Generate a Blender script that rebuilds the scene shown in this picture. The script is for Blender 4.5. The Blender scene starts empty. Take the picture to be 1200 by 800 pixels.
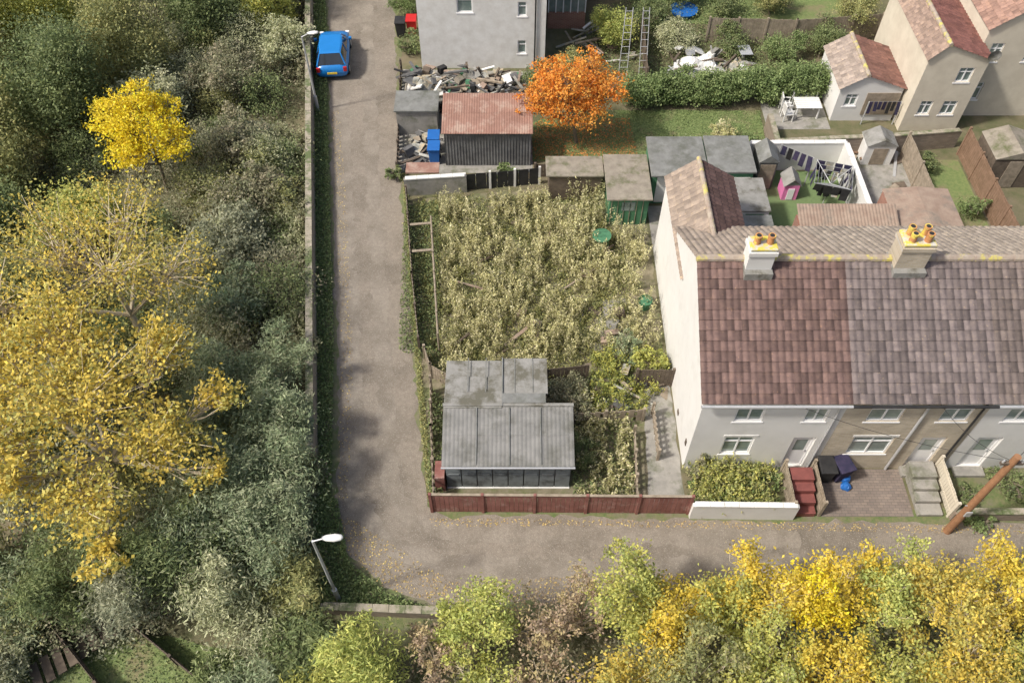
import bpy, math, numpy as np
from mathutils import Vector, Matrix
rng=np.random.default_rng(7)
R=math.radians
scene=bpy.context.scene
col=scene.collection

# ---------------------------------------------------------------- materials
def newmat(name):
    m=bpy.data.materials.new(name); m.use_nodes=True
    nt=m.node_tree; b=nt.nodes['Principled BSDF']
    return m,nt,b
def mat(name,c1,c2=None,scale=3.0,rough=.8,bump=.0,bscale=None,c3=None,c3scale=.6,c3lo=.5,c3hi=.65,metal=0.0,spec=.3,attr=False,detail=6,speck=None):
    m,nt,b=newmat(name); N=nt.nodes; L=nt.links
    b.inputs['Roughness'].default_value=rough; b.inputs['Metallic'].default_value=metal
    b.inputs['Specular IOR Level'].default_value=spec
    tc=N.new('ShaderNodeNewGeometry')
    if c2 is None: c2=tuple(x*.8 for x in c1)
    n=N.new('ShaderNodeTexNoise'); n.inputs['Scale'].default_value=scale; n.inputs['Detail'].default_value=detail; n.inputs['Roughness'].default_value=.65
    L.new(tc.outputs['Position'],n.inputs['Vector'])
    r=N.new('ShaderNodeValToRGB'); r.color_ramp.elements[0].position=.35; r.color_ramp.elements[1].position=.65
    r.color_ramp.elements[0].color=(*c1,1); r.color_ramp.elements[1].color=(*c2,1)
    L.new(n.outputs['Fac'],r.inputs['Fac']); out=r.outputs['Color']
    def blend(out,c,sc,lo,hi,det=5):
        n3=N.new('ShaderNodeTexNoise'); n3.inputs['Scale'].default_value=sc; n3.inputs['Detail'].default_value=det; n3.inputs['Roughness'].default_value=.7
        L.new(tc.outputs['Position'],n3.inputs['Vector'])
        mr=N.new('ShaderNodeMapRange'); mr.inputs['From Min'].default_value=lo; mr.inputs['From Max'].default_value=hi
        L.new(n3.outputs['Fac'],mr.inputs['Value'])
        mx=N.new('ShaderNodeMix'); mx.data_type='RGBA'; L.new(mr.outputs['Result'],mx.inputs['Factor'])
        L.new(out,mx.inputs[6]); mx.inputs[7].default_value=(*c,1); return mx.outputs[2]
    if c3: out=blend(out,c3,c3scale,c3lo,c3hi)
    if speck: out=blend(out,speck[0],speck[1],speck[2],speck[3],3)
    if attr:
        a=N.new('ShaderNodeAttribute'); a.attribute_name='Col'
        mx=N.new('ShaderNodeMix'); mx.data_type='RGBA'; mx.blend_type='MULTIPLY'; mx.inputs['Factor'].default_value=1
        L.new(out,mx.inputs[6]); L.new(a.outputs['Color'],mx.inputs[7]); out=mx.outputs[2]
    L.new(out,b.inputs['Base Color'])
    if bump:
        nb=N.new('ShaderNodeTexNoise'); nb.inputs['Scale'].default_value=bscale or scale*6; nb.inputs['Detail'].default_value=6
        L.new(tc.outputs['Position'],nb.inputs['Vector'])
        bp=N.new('ShaderNodeBump'); bp.inputs['Strength'].default_value=bump; bp.inputs['Distance'].default_value=.03
        L.new(nb.outputs['Fac'],bp.inputs['Height']); L.new(bp.outputs['Normal'],b.inputs['Normal'])
    return m
def leafmat(name,trans=.3):
    m,nt,b=newmat(name); N=nt.nodes; L=nt.links
    a=N.new('ShaderNodeAttribute'); a.attribute_name='Col'
    b.inputs['Roughness'].default_value=.6; b.inputs['Specular IOR Level'].default_value=.3
    L.new(a.outputs['Color'],b.inputs['Base Color'])
    t=N.new('ShaderNodeBsdfTranslucent'); L.new(a.outputs['Color'],t.inputs['Color'])
    mx=N.new('ShaderNodeMixShader'); mx.inputs[0].default_value=trans
    L.new(b.outputs[0],mx.inputs[1]); L.new(t.outputs[0],mx.inputs[2])
    L.new(mx.outputs[0],N['Material Output'].inputs['Surface'])
    return m
def brickmat(name,c1,c2,mortar,axis='X',bw=.225,rh=.075,rough=.85):
    m,nt,b=newmat(name); N=nt.nodes; L=nt.links
    tc=N.new('ShaderNodeNewGeometry'); sp=N.new('ShaderNodeSeparateXYZ'); cb=N.new('ShaderNodeCombineXYZ')
    L.new(tc.outputs['Position'],sp.inputs[0])
    if axis=='X': L.new(sp.outputs[0],cb.inputs[0]); L.new(sp.outputs[2],cb.inputs[1])
    elif axis=='Y': L.new(sp.outputs[1],cb.inputs[0]); L.new(sp.outputs[2],cb.inputs[1])
    else: L.new(sp.outputs[0],cb.inputs[0]); L.new(sp.outputs[1],cb.inputs[1])
    br=N.new('ShaderNodeTexBrick'); br.inputs['Scale'].default_value=1
    br.inputs['Brick Width'].default_value=bw; br.inputs['Row Height'].default_value=rh; br.inputs['Mortar Size'].default_value=.008
    br.inputs['Color1'].default_value=(*c1,1); br.inputs['Color2'].default_value=(*c2,1); br.inputs['Mortar'].default_value=(*mortar,1)
    L.new(cb.outputs[0],br.inputs['Vector'])
    n=N.new('ShaderNodeTexNoise'); n.inputs['Scale'].default_value=1.3; n.inputs['Detail'].default_value=7; L.new(tc.outputs['Position'],n.inputs['Vector'])
    mr=N.new('ShaderNodeMapRange'); mr.inputs['To Min'].default_value=.6; mr.inputs['To Max'].default_value=1.25; L.new(n.outputs['Fac'],mr.inputs['Value'])
    mx=N.new('ShaderNodeMix'); mx.data_type='RGBA'; mx.blend_type='MULTIPLY'; mx.inputs['Factor'].default_value=1
    L.new(br.outputs['Color'],mx.inputs[6]); L.new(mr.outputs['Result'],mx.inputs[7])
    L.new(mx.outputs[2],b.inputs['Base Color']); b.inputs['Roughness'].default_value=rough
    return m

M={}
M['ground']=mat('ground_soil',(.09,.10,.045),(.16,.14,.085),1.2,.95,.5,12,c3=(.18,.15,.10),c3scale=.25)
M['asphalt']=mat('asphalt_worn',(.200,.172,.140),(.255,.222,.182),6,.95,.6,45,c3=(.125,.108,.085),c3scale=.45,c3lo=.45,c3hi=.72,speck=((.34,.305,.26),26,.56,.66))
M['asphalt2']=mat('asphalt_track',(.222,.194,.160),(.275,.243,.202),9,.95,.5,45,c3=(.18,.156,.126),c3scale=.7,c3lo=.40,c3hi=.60,speck=((.36,.325,.28),30,.57,.68))
M['lawn']=mat('lawn_grass',(.12,.17,.06),(.18,.22,.085),6,.95,.6,50,c3=(.2,.18,.10),c3scale=.7)
M['verge']=mat('verge_grass',(.10,.145,.05),(.18,.175,.09),5,.95,.6,40,c3=(.19,.165,.12),c3scale=1.1,c3lo=.45)
M['astro']=mat('artificial_grass',(.12,.17,.075),(.14,.20,.085),8,.95)
M['concrete']=mat('concrete',(.32,.305,.275),(.23,.22,.20),2.5,.9,.2,30,c3=(.15,.155,.11),c3scale=1.2)
M['paving']=brickmat('block_paving',(.19,.155,.135),(.25,.20,.165),(.12,.11,.10),'Z',.22,.11)
M['soilpath']=mat('dirt_path',(.24,.21,.15),(.15,.135,.085),3,.95,.4,25,c3=(.11,.13,.05),c3scale=.9,c3lo=.45)
M['render']=mat('white_render',(.66,.655,.635),(.61,.605,.585),1.2,.85,.1,40,c3=(.54,.53,.50),c3scale=.8,c3lo=.55,c3hi=.8)
M['cream']=mat('cream_render',(.60,.55,.45),(.52,.47,.38),1.5,.85,.1,30)
M['buff_x']=brickmat('buff_brick',(.42,.355,.26),(.52,.45,.34),(.48,.45,.40),'X')
M['red_x']=brickmat('red_brick',(.28,.12,.08),(.34,.16,.11),(.35,.31,.27),'X')
M['red_y']=brickmat('red_brick_side',(.28,.13,.09),(.36,.19,.13),(.35,.31,.27),'Y')
M['stone_y']=brickmat('old_wall_brick',(.26,.22,.18),(.34,.30,.24),(.24,.22,.19),'Y',.24,.09)
M['stone_x']=brickmat('old_wall_brick_x',(.22,.17,.13),(.30,.24,.19),(.2,.19,.16),'X',.24,.09)
M['cope']=mat('wall_coping',(.36,.32,.26),(.24,.22,.16),4,.9,.3,30,c3=(.11,.14,.06),c3scale=1.0,c3lo=.46,c3hi=.62)
M['white']=mat('white_paint',(.74,.74,.72),(.62,.61,.58),2,.5)
M['upvc']=mat('white_upvc',(.8,.8,.8),(.76,.76,.76),2,.35)
M['glass']=mat('window_glass',(.12,.17,.155),(.30,.35,.33),.9,.08,spec=.8)
M['carglass']=mat('car_glass',(.02,.025,.03),(.03,.035,.04),1,.05,spec=.9)
M['tile']=mat('roof_tile',(1,1,1),(.70,.70,.73),5,.85,.3,40,c3=(1.25,1.22,1.1),c3scale=2.6,c3lo=.55,c3hi=.8,attr=True,speck=((1.6,1.5,1.15),11,.62,.72))
M['lead']=mat('flaunching',(.55,.54,.5),(.42,.41,.37),5,.8,c3=(.6,.5,.08),c3scale=3,c3lo=.45,c3hi=.55)
M['pot']=mat('terracotta',(.5,.24,.1),(.38,.17,.08),6,.8,c3=(.6,.5,.1),c3scale=3,c3lo=.5,c3hi=.6)
M['felt']=mat('roof_felt',(.22,.225,.215),(.16,.163,.155),2.5,.9,.25,30,c3=(.10,.105,.085),c3scale=1.2,c3lo=.45,c3hi=.7)
M['feltlight']=mat('roof_felt_light',(.27,.265,.25),(.20,.198,.18),3,.9,.25,30,c3=(.12,.115,.09),c3scale=1.3,c3lo=.48,c3hi=.62)
M['feltbrown']=mat('mossy_felt',(.29,.26,.21),(.21,.185,.15),3,.9,.25,30,c3=(.10,.11,.05),c3scale=1.3,c3lo=.5,c3hi=.7)
M['asb']=mat('cement_sheet',(.225,.222,.212),(.165,.165,.158),2,.9,.2,30,c3=(.11,.11,.095),c3scale=1.1,c3lo=.46,c3hi=.66)
M['rust']=mat('rusty_sheet',(.30,.175,.135),(.23,.13,.10),1.5,.85,.2,20,c3=(.36,.26,.21),c3scale=1.3)
M['rustbrown']=mat('rusty_brown_sheet',(.33,.255,.20),(.25,.18,.14),2.5,.85,.2,20,c3=(.2,.17,.14),c3scale=1.3)
M['tin']=mat('black_tin',(.10,.10,.10),(.18,.18,.18),2,.6,metal=.3)
M['greydoor']=mat('grey_door_paint',(.22,.245,.25),(.16,.18,.185),3,.7,c3=(.10,.11,.11),c3scale=1.5)
M['fence_red']=mat('red_fence_paint',(.18,.07,.058),(.27,.125,.105),2,.7,c3=(.33,.23,.20),c3scale=2.5,c3lo=.55,c3hi=.75)
M['timber']=mat('weathered_timber',(.34,.285,.22),(.21,.175,.13),4,.85,.2,30)
M['timberdark']=mat('dark_timber',(.15,.12,.09),(.09,.07,.055),4,.85)
M['timberbrown']=mat('brown_timber',(.25,.16,.11),(.18,.115,.075),4,.8)
M['black']=mat('black_paint',(.02,.02,.022),(.035,.035,.035),3,.6)
M['green']=mat('green_paint',(.06,.17,.09),(.08,.21,.12),3,.6)
M['galv']=mat('galvanised_steel',(.55,.56,.57),(.48,.49,.5),5,.45,metal=.4)
M['blue']=mat('blue_plastic',(.02,.13,.42),(.02,.11,.36),3,.45)
M['carblue']=mat('blue_car_paint',(.01,.17,.48),(.012,.18,.52),2,.22,spec=.7)
M['tyre']=mat('tyre_rubber',(.02,.02,.02),(.03,.03,.03),3,.8)
M['red']=mat('red_plastic',(.45,.02,.02),(.4,.02,.02),3,.4)
M['pink']=mat('pink_plastic',(.72,.22,.45),(.66,.18,.4),3,.5)
M['yellow']=mat('yellow_plate',(.8,.6,.05),(.75,.55,.05),3,.5)
M['tarp']=mat('tarp_cloth',(.42,.42,.38),(.2,.2,.17),3,.8,c3=(.5,.4,.25),c3scale=2)
M['navy']=mat('dark_cloth',(.02,.022,.05),(.05,.04,.08),3,.9)
M['pole']=mat('pole_wood',(.32,.17,.09),(.24,.125,.065),5,.85,.2,20)
M['bark']=mat('tree_bark',(.24,.20,.15),(.15,.13,.09),6,.9,.4,30)
M['barkpale']=mat('pale_bark',(.56,.49,.36),(.42,.36,.26),6,.9)
M['leaf']=leafmat('leaf_foliage',.38)
M['litter']=leafmat('leaf_litter',.1)
M['redbrick_paint']=mat('red_tile_step',(.22,.075,.065),(.16,.055,.05),4,.6)

# ---------------------------------------------------------------- builders
def empty(name,loc=(0,0,0)):
    e=bpy.data.objects.new(name,None); e.location=loc; col.objects.link(e); return e
class MB:
    def __init__(s): s.v=[];s.f=[];s.m=[]
    def quad(s,pts,mi=0):
        n=len(s.v); s.v+= [tuple(p) for p in pts]; s.f.append(tuple(range(n,n+len(pts)))); s.m.append(mi)
    def box(s,x0,x1,y0,y1,z0,z1,mi=0,rot=0,tilt=(0,0)):
        c=Vector(((x0+x1)/2,(y0+y1)/2,(z0+z1)/2)); h=Vector(((x1-x0)/2,(y1-y0)/2,(z1-z0)/2))
        mt=Matrix.Rotation(rot,3,'Z')@Matrix.Rotation(tilt[0],3,'X')@Matrix.Rotation(tilt[1],3,'Y')
        n=len(s.v)
        for dz in(-1,1):
            for dx,dy in((-1,-1),(1,-1),(1,1),(-1,1)):
                s.v.append(tuple(c+mt@Vector((dx*h.x,dy*h.y,dz*h.z))))
        for f in((3,2,1,0),(4,5,6,7),(0,1,5,4),(1,2,6,5),(2,3,7,6),(3,0,4,7)):
            s.f.append(tuple(n+i for i in f)); s.m.append(mi)
    def cyl(s,p0,p1,r0,r1=None,n=8,mi=0,cap=True):
        r1=r0 if r1 is None else r1
        p0=Vector(p0);p1=Vector(p1);d=(p1-p0).normalized()
        a=d.orthogonal().normalized(); b=d.cross(a); k=len(s.v)
        for p,r in((p0,r0),(p1,r1)):
            for i in range(n):
                t=2*math.pi*i/n; s.v.append(tuple(p+(a*math.cos(t)+b*math.sin(t))*r))
        for i in range(n):
            j=(i+1)%n; s.f.append((k+i,k+j,k+n+j,k+n+i)); s.m.append(mi)
        if cap:
            s.f.append(tuple(k+n+i for i in range(n))); s.m.append(mi)
            s.f.append(tuple(k+n-1-i for i in range(n))); s.m.append(mi)
    def build(s,name,mats,parent=None,bevel=0,smooth=False):
        me=bpy.data.meshes.new(name); me.from_pydata(s.v,[],s.f)
        if not isinstance(mats,(list,tuple)): mats=[mats]
        for m in mats: me.materials.append(m)
        me.polygons.foreach_set('material_index',s.m)
        if smooth: me.polygons.foreach_set('use_smooth',[True]*len(s.f))
        me.update(); o=bpy.data.objects.new(name,me); col.objects.link(o)
        if parent: o.parent=parent
        if bevel:
            b=o.modifiers.new('bevel','BEVEL'); b.width=bevel; b.segments=2; b.limit_method='ANGLE'
        return o
def box(name,x0,x1,y0,y1,z0,z1,m,parent=None,bevel=0,rot=0,tilt=(0,0)):
    b=MB(); b.box(x0,x1,y0,y1,z0,z1,0,rot,tilt); return b.build(name,m,parent,bevel)

def quad_mesh(name,V,C,mi,mats,parent=None):
    """V (4N,3) C (N,3) mi (N,)"""
    n=len(C); me=bpy.data.meshes.new(name)
    me.vertices.add(4*n); me.vertices.foreach_set('co',V.astype(np.float32).ravel())
    me.loops.add(4*n); me.loops.foreach_set('vertex_index',np.arange(4*n,dtype=np.int32))
    me.polygons.add(n); me.polygons.foreach_set('loop_start',np.arange(0,4*n,4,dtype=np.int32))
    for m in mats: me.materials.append(m)
    me.polygons.foreach_set('material_index',mi.astype(np.int32))
    a=me.attributes.new('Col','FLOAT_COLOR','CORNER')
    cc=np.ones((4*n,4),np.float32); cc[:,:3]=np.repeat(C,4,axis=0); a.data.foreach_set('color',cc.ravel())
    me.update(calc_edges=True); me.validate()
    o=bpy.data.objects.new(name,me); col.objects.link(o)
    if parent: o.parent=parent
    return o
def unit(a): return a/np.maximum(np.linalg.norm(a,axis=1,keepdims=True),1e-6)
def leafquads(P,size,up=.6,aspect=.5,vert=0.0):
    n=len(P); nr=unit(rng.normal(size=(n,3))+np.array([0,0,up]))
    t=unit(np.cross(nr,rng.normal(size=(n,3)))); 
    if vert: t=unit(t*(1-vert)+np.array([0,0,1.])*vert)
    b=unit(np.cross(nr,t)); s=size*(rng.uniform(.6,1.35,(n,1)))
    V=np.empty((n,4,3)); V[:,0]=P-t*s*.5; V[:,1]=P+b*s*.5*aspect-nr*s*.06; V[:,2]=P+t*s*.5; V[:,3]=P-b*s*.5*aspect-nr*s*.06
    return V.reshape(-1,3)
def cylquads(p0,p1,r0,r1,n=5):
    m=MB(); m.cyl(p0,p1,r0,r1,n,cap=False)
    v=np.array(m.v); return v[np.array(m.f)].reshape(-1,3),len(m.f)
PAL={
'yellow':[(.76,.57,.07),(.68,.52,.08),(.82,.65,.12),(.56,.50,.10)],
'gold':[(.72,.54,.10),(.64,.50,.12),(.52,.48,.13),(.78,.60,.11),(.44,.45,.15)],
'bright':[(.86,.68,.03),(.80,.62,.04),(.9,.74,.08)],
'yg':[(.52,.53,.14),(.43,.47,.14),(.62,.58,.15),(.33,.38,.13)],
'lime':[(.52,.56,.16),(.45,.51,.15),(.62,.60,.18),(.35,.42,.13)],
'green':[(.20,.26,.11),(.25,.30,.12),(.30,.34,.15),(.145,.19,.09)],
'grey':[(.32,.34,.22),(.38,.39,.26),(.24,.27,.18),(.43,.43,.30)],
'willow':[(.26,.33,.18),(.33,.39,.22),(.39,.44,.27),(.19,.25,.14),(.46,.48,.31)],
'bramble':[(.28,.30,.17),(.34,.33,.20),(.38,.33,.23),(.21,.23,.13),(.42,.40,.27)],
'olive':[(.40,.40,.16),(.34,.36,.15),(.48,.45,.19),(.26,.29,.13)],
'orange':[(.80,.30,.04),(.86,.38,.07),(.70,.22,.035),(.84,.48,.11)],
'twig':[(.42,.32,.24),(.48,.36,.24),(.36,.28,.2),(.52,.44,.22)],
'pale':[(.54,.55,.34),(.47,.49,.29),(.62,.61,.41),(.39,.42,.23)],
'weed':[(.66,.62,.33),(.74,.69,.41),(.56,.55,.27),(.48,.49,.21),(.78,.72,.50)],
'weedtop':[(.78,.72,.46),(.72,.68,.38),(.66,.64,.32)],
'ivy':[(.21,.29,.11),(.27,.35,.14),(.33,.40,.17),(.15,.21,.08)],
'litter':[(.5,.36,.14),(.36,.26,.14),(.58,.46,.17),(.26,.2,.11)],
'olit':[(.6,.25,.07),(.5,.23,.08),(.35,.19,.08)],
}
def pick(pal,n):
    p=np.array(PAL[pal]); return p[rng.integers(0,len(p),n)]
def crown(blobs,leaf,dens,pal,aspect=.5,clump=.28,shell=.45):
    Vs=[];Cs=[];tips=[]
    for (x,y,z,rx,ry,rz) in blobs:
        area=4*math.pi*((rx*ry+ry*rz+rx*rz)/3)
        nc=max(6,int(area*dens/28)); d=unit(rng.normal(size=(nc,3)))
        rr=(1-shell*rng.random((nc,1))**1.2)*rng.uniform(.78,1.2,(nc,1))
        cc=np.array([x,y,z])+d*rr*np.array([rx,ry,rz])
        cc[:,2]=np.maximum(cc[:,2],.1)
        rad=clump*(rx+ry+rz)/3
        k=28; P=np.repeat(cc,k,axis=0)+rng.normal(size=(nc*k,3))*rad*np.array([.62,.62,.38])
        P[:,2]=np.maximum(P[:,2],.03)
        base=np.repeat(pick(pal,nc),k,axis=0)*np.repeat(rng.uniform(.75,1.2,(nc,1)),k,axis=0)
        c=base*.6+pick(pal,nc*k)*.4
        c*=rng.uniform(.75,1.25,(nc*k,1)); Vs.append(P);Cs.append(c);tips.append(cc)
    P=np.concatenate(Vs);C=np.minimum(np.concatenate(Cs),.92)
    return leafquads(P,leaf,1.0,aspect),C,tips
def tree(name,base,h,blobs,pal,leaf=.13,dens=240,trunk=.12,twigs=26,bark='bark',aspect=.55,clump=.28,shell=.5,stems=1):
    V,C,tips=crown(blobs,leaf,dens,pal,aspect,clump,shell)
    mi=np.zeros(len(C)); VV=[V];CC=[C];MM=[mi]
    def add(p0,p1,r0,r1,n=5):
        q,k=cylquads(p0,p1,r0,r1,n); VV.append(q);CC.append(np.ones((k,3)));MM.append(np.ones(k))
    for si in range(stems):
        b=np.array([base[0]+(rng.uniform(-.4,.4) if stems>1 else 0),base[1]+(rng.uniform(-.4,.4) if stems>1 else 0),-.1])
        ctr=np.mean([bl[:3] for bl in blobs],axis=0); fork=b+(ctr-b)*.42+rng.normal(size=3)*.08
        add(b,fork,trunk,trunk*.72,8)
        for bi,bl in enumerate(blobs):
            if stems>1 and bi%stems!=si: continue
            c=np.array(bl[:3])-np.array([0,0,bl[5]*.25]); midp=(fork+c)/2+rng.normal(size=3)*.12
            add(fork,midp,trunk*.6,trunk*.42,6); add(midp,c,trunk*.42,trunk*.26,5)
            tp=tips[bi]; sel=rng.permutation(len(tp))[:twigs]
            for t in tp[sel]:
                st=midp+(c-midp)*rng.random(); m2=(st+t)/2+rng.normal(size=3)*.1
                add(st,m2,trunk*.17,trunk*.1,4); add(m2,t+(t-c)*.16,trunk*.1,.006,3)
    return quad_mesh(name,np.concatenate(VV),np.concatenate(CC),np.concatenate(MM),[M['leaf'],M[bark]])
def shrub(name,x,y,h,r,pal,leaf=.12,dens=230,**k):
    bl=[(x,y,h*.5,r*.85,r*.85,h*.4)]
    for i in range(6):
        a=rng.uniform(0,6.28); q=rng.uniform(.35,.95)*r
        bl.append((x+math.cos(a)*q,y+math.sin(a)*q,h*rng.uniform(.35,.85),r*rng.uniform(.3,.5),r*rng.uniform(.3,.5),h*rng.uniform(.18,.28)))
    return tree(name,(x,y),h,bl,pal,leaf,dens,trunk=.06,twigs=10,stems=2,**k)
def inpoly(px,py,poly):
    ins=np.zeros(len(px),bool); n=len(poly)
    for i in range(n):
        x0,y0=poly[i];x1,y1=poly[(i+1)%n]
        c=((y0>py)!=(y1>py)); 
        with np.errstate(divide='ignore',invalid='ignore'):
            xx=(x1-x0)*(py-y0)/((y1-y0) if y1!=y0 else 1e-9)+x0
        ins^=c&(px<xx)
    return ins
def polypts(poly,n):
    p=np.array(poly); lo=p.min(0);hi=p.max(0); out=np.empty((0,2))
    while len(out)<n:
        q=rng.uniform(lo,hi,(n*2,2)); out=np.concatenate([out,q[inpoly(q[:,0],q[:,1],poly)]])
    return out[:n]
def plumes(name,poly,n,h,pal,stems=4,k=16,leaf=.12,spread=.10,void=0.35,wid0=.075,vert=.45,fringe=None):
    q=polypts(poly,int(n*1.6))
    f=np.sin(q[:,0]*1.7+1)*np.cos(q[:,1]*1.3)+.6*np.sin(q[:,0]*3.1+q[:,1]*2.3)
    q=q[f>-1+void*1.2][:n]; n=len(q)
    big=.5+.5*np.sin(q[:,0]*.9+2)*np.cos(q[:,1]*.8)
    hs=h*rng.uniform(.5,1.25,n)*(.75+.4*big); tint=rng.uniform(.72,1.12,(n,1)); P=[];C=[]
    for s in range(stems):
        lean=rng.normal(size=(n,2))*spread; hh=hs*rng.uniform(.7,1.05,n)
        for j in range(k):
            t=.08+.92*(j+rng.random(n))/k
            wid=wid0*(1.2-t)+.012
            x=q[:,0]+lean[:,0]*(.4+t*1.4)+rng.normal(size=n)*wid; y=q[:,1]+lean[:,1]*(.4+t*1.4)+rng.normal(size=n)*wid
            P.append(np.stack([x,y,hh*t],1))
            base=pick(pal,n)
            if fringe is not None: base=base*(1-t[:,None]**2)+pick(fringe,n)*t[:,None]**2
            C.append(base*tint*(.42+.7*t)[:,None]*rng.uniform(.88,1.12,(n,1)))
    P=np.concatenate(P);C=np.minimum(np.concatenate(C),.9)
    return quad_mesh(name,leafquads(P,leaf,.5,.38,vert),C,np.zeros(len(C)),[M['leaf']])
def cover(name,poly,n,pal,leaf=.1,h=.15,up=1.2,aspect=.5,m='leaf',vert=0):
    q=polypts(poly,n); P=np.concatenate([q,rng.random((n,1))**1.5*h+.02],1)
    return quad_mesh(name,leafquads(P,leaf,up,aspect,vert),pick(pal,n)*rng.uniform(.7,1.2,(n,1)),np.zeros(n),[M[m]])
def sheet(name,poly,z,m,sub=0,jit=0):
    pts=[]
    n=len(poly)
    for i in range(n):
        a=np.array(poly[i]);b=np.array(poly[(i+1)%n]); L=np.linalg.norm(b-a); k=max(1,int(L/sub)) if sub else 1
        for j in range(k):
            p=a+(b-a)*j/k
            if j and jit: p=p+rng.normal(size=2)*jit
            pts.append((p[0],p[1],z))
    b=MB(); b.quad(pts); return b.build(name,m)

def tiles(name,e0,e1,r0,rows,wave,colr,parent,m='tile',amp=.03,step=.03,spc=6,var=.25,wob=0.0):
    """e0,e1 eave ends, r0 ridge point above e0"""
    e0=np.array(e0,float);e1=np.array(e1,float);r0=np.array(r0,float)
    U=e1-e0;W=np.linalg.norm(U);U/=W;S=r0-e0;Lh=np.linalg.norm(S);S/=Lh
    Nn=np.cross(U,S);Nn=Nn if Nn[2]>0 else -Nn
    nw=max(1,int(round(W/wave)));nc=nw*spc;xs=np.linspace(0,W,nc+1)
    ph=np.linspace(0,nw,nc+1)%1; prof=amp*np.abs(np.sin(np.pi*ph))**1.5
    V=[];C=[]
    for r in range(rows):
        a=Lh*r/rows;b=Lh*(r+1)/rows+ (.02 if r<rows-1 else 0)
        pl=prof+wob*np.repeat(rng.random(nw+1),spc)[:nc+1]
        lo=e0+U*xs[:,None]+S*a+Nn*(pl+step)[:,None]
        hi=e0+U*xs[:,None]+S*b+Nn*(prof)[:,None]
        un=e0+U*xs[:,None]+S*a-Nn*.01
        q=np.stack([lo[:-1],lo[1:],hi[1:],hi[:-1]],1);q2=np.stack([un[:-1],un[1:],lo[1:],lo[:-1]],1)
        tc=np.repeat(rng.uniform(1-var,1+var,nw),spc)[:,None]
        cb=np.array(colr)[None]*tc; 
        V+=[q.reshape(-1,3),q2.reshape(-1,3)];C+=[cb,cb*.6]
    C=np.concatenate(C)
    return quad_mesh(name,np.concatenate(V),C,np.zeros(len(C)),[M[m]] if m in M else [m],parent)
def sheetroof(name,e0,e1,r0,m,parent,wave=.12,amp=.018,rows=1):
    o=tiles(name,e0,e1,r0,rows,wave,(1,1,1),parent,m=m,amp=amp,step=.01,spc=4,var=0); return o

def window(parent,x0,x1,z0,z1,y,face=-1,bars=1,name='window',top=True,sill=True):
    b=MB(); t=.055; d=face
    def yb(a,c): 
        lo,hi=sorted((y+d*a,y+d*c)); return lo,hi
    f0,f1=yb(-.06,-.0)
    b.box(x0,x1,f0,f1,z0,z0+t,0);b.box(x0,x1,f0,f1,z1-t,z1,0)
    b.box(x0,x0+t,f0,f1,z0+t,z1-t,0);b.box(x1-t,x1,f0,f1,z0+t,z1-t,0)
    for i in range(bars):
        xx=x0+(x1-x0)*(i+1)/(bars+1); b.box(xx-.025,xx+.025,f0,f1,z0+t,z1-t,0)
    if top:
        zz=z0+(z1-z0)*.68; b.box(x0+t,x1-t,f0+.004,f1-.004,zz-.02,zz+.02,0)
    g0,g1=yb(-.05,-.04); b.box(x0+t,x1-t,g0,g1,z0+t,z1-t,1)
    if sill:
        s0,s1=yb(-.05,.07); b.box(x0-.06,x1+.06,s0,s1,z0-.08,z0-.002,0)
    return b.build(name,[M['upvc'],M['glass']],parent)
def frontwall(parent,x0,x1,y,z0,z1,ops,m,depth=.1,name='front_wall',face=-1):
    xs=sorted({x0,x1,*[o[0] for o in ops],*[o[1] for o in ops]}); zs=sorted({z0,z1,*[o[2] for o in ops],*[o[3] for o in ops]})
    b=MB()
    for i in range(len(xs)-1):
        for j in range(len(zs)-1):
            cx=(xs[i]+xs[i+1])/2;cz=(zs[j]+zs[j+1])/2
            if any(o[0]<cx<o[1] and o[2]<cz<o[3] for o in ops): continue
            b.quad([(xs[i],y,zs[j]),(xs[i+1],y,zs[j]),(xs[i+1],y,zs[j+1]),(xs[i],y,zs[j+1])])
    yd=y-face*depth
    for a,c,e,f in ops:
        b.quad([(a,y,e),(a,yd,e),(a,yd,f),(a,y,f)]);b.quad([(c,y,e),(c,y,f),(c,yd,f),(c,yd,e)])
        b.quad([(a,y,f),(a,yd,f),(c,yd,f),(c,y,f)]);b.quad([(a,y,e),(c,y,e),(c,yd,e),(a,yd,e)])
    return b.build(name,m,parent)
def door(parent,x0,x1,z0,z1,y,m='upvc',face=-1,name='door'):
    b=MB()
    def yb(a,c):
        lo,hi=sorted((y+face*a,y+face*c)); return lo,hi
    f=yb(-.09,-.03);p=yb(-.08,-.05);g=yb(-.05,-.046)
    b.box(x0,x0+.07,*f,z0,z1,0);b.box(x1-.07,x1,*f,z0,z1,0);b.box(x0+.07,x1-.07,*f,z1-.07,z1,0)
    b.box(x0+.07,x1-.07,*p,z0,z1-.07,1)
    w=x1-x0; b.box(x0+w*.25,x1-w*.25,*g,z0+(z1-z0)*.5,z1-.3,2)
    b.box(x1-.16,x1-.13,*yb(-.05,-.01),z0+.95,z0+1.08,3)
    return b.build(name,[M['upvc'],M[m],M['glass'],M['galv']],parent)
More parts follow.
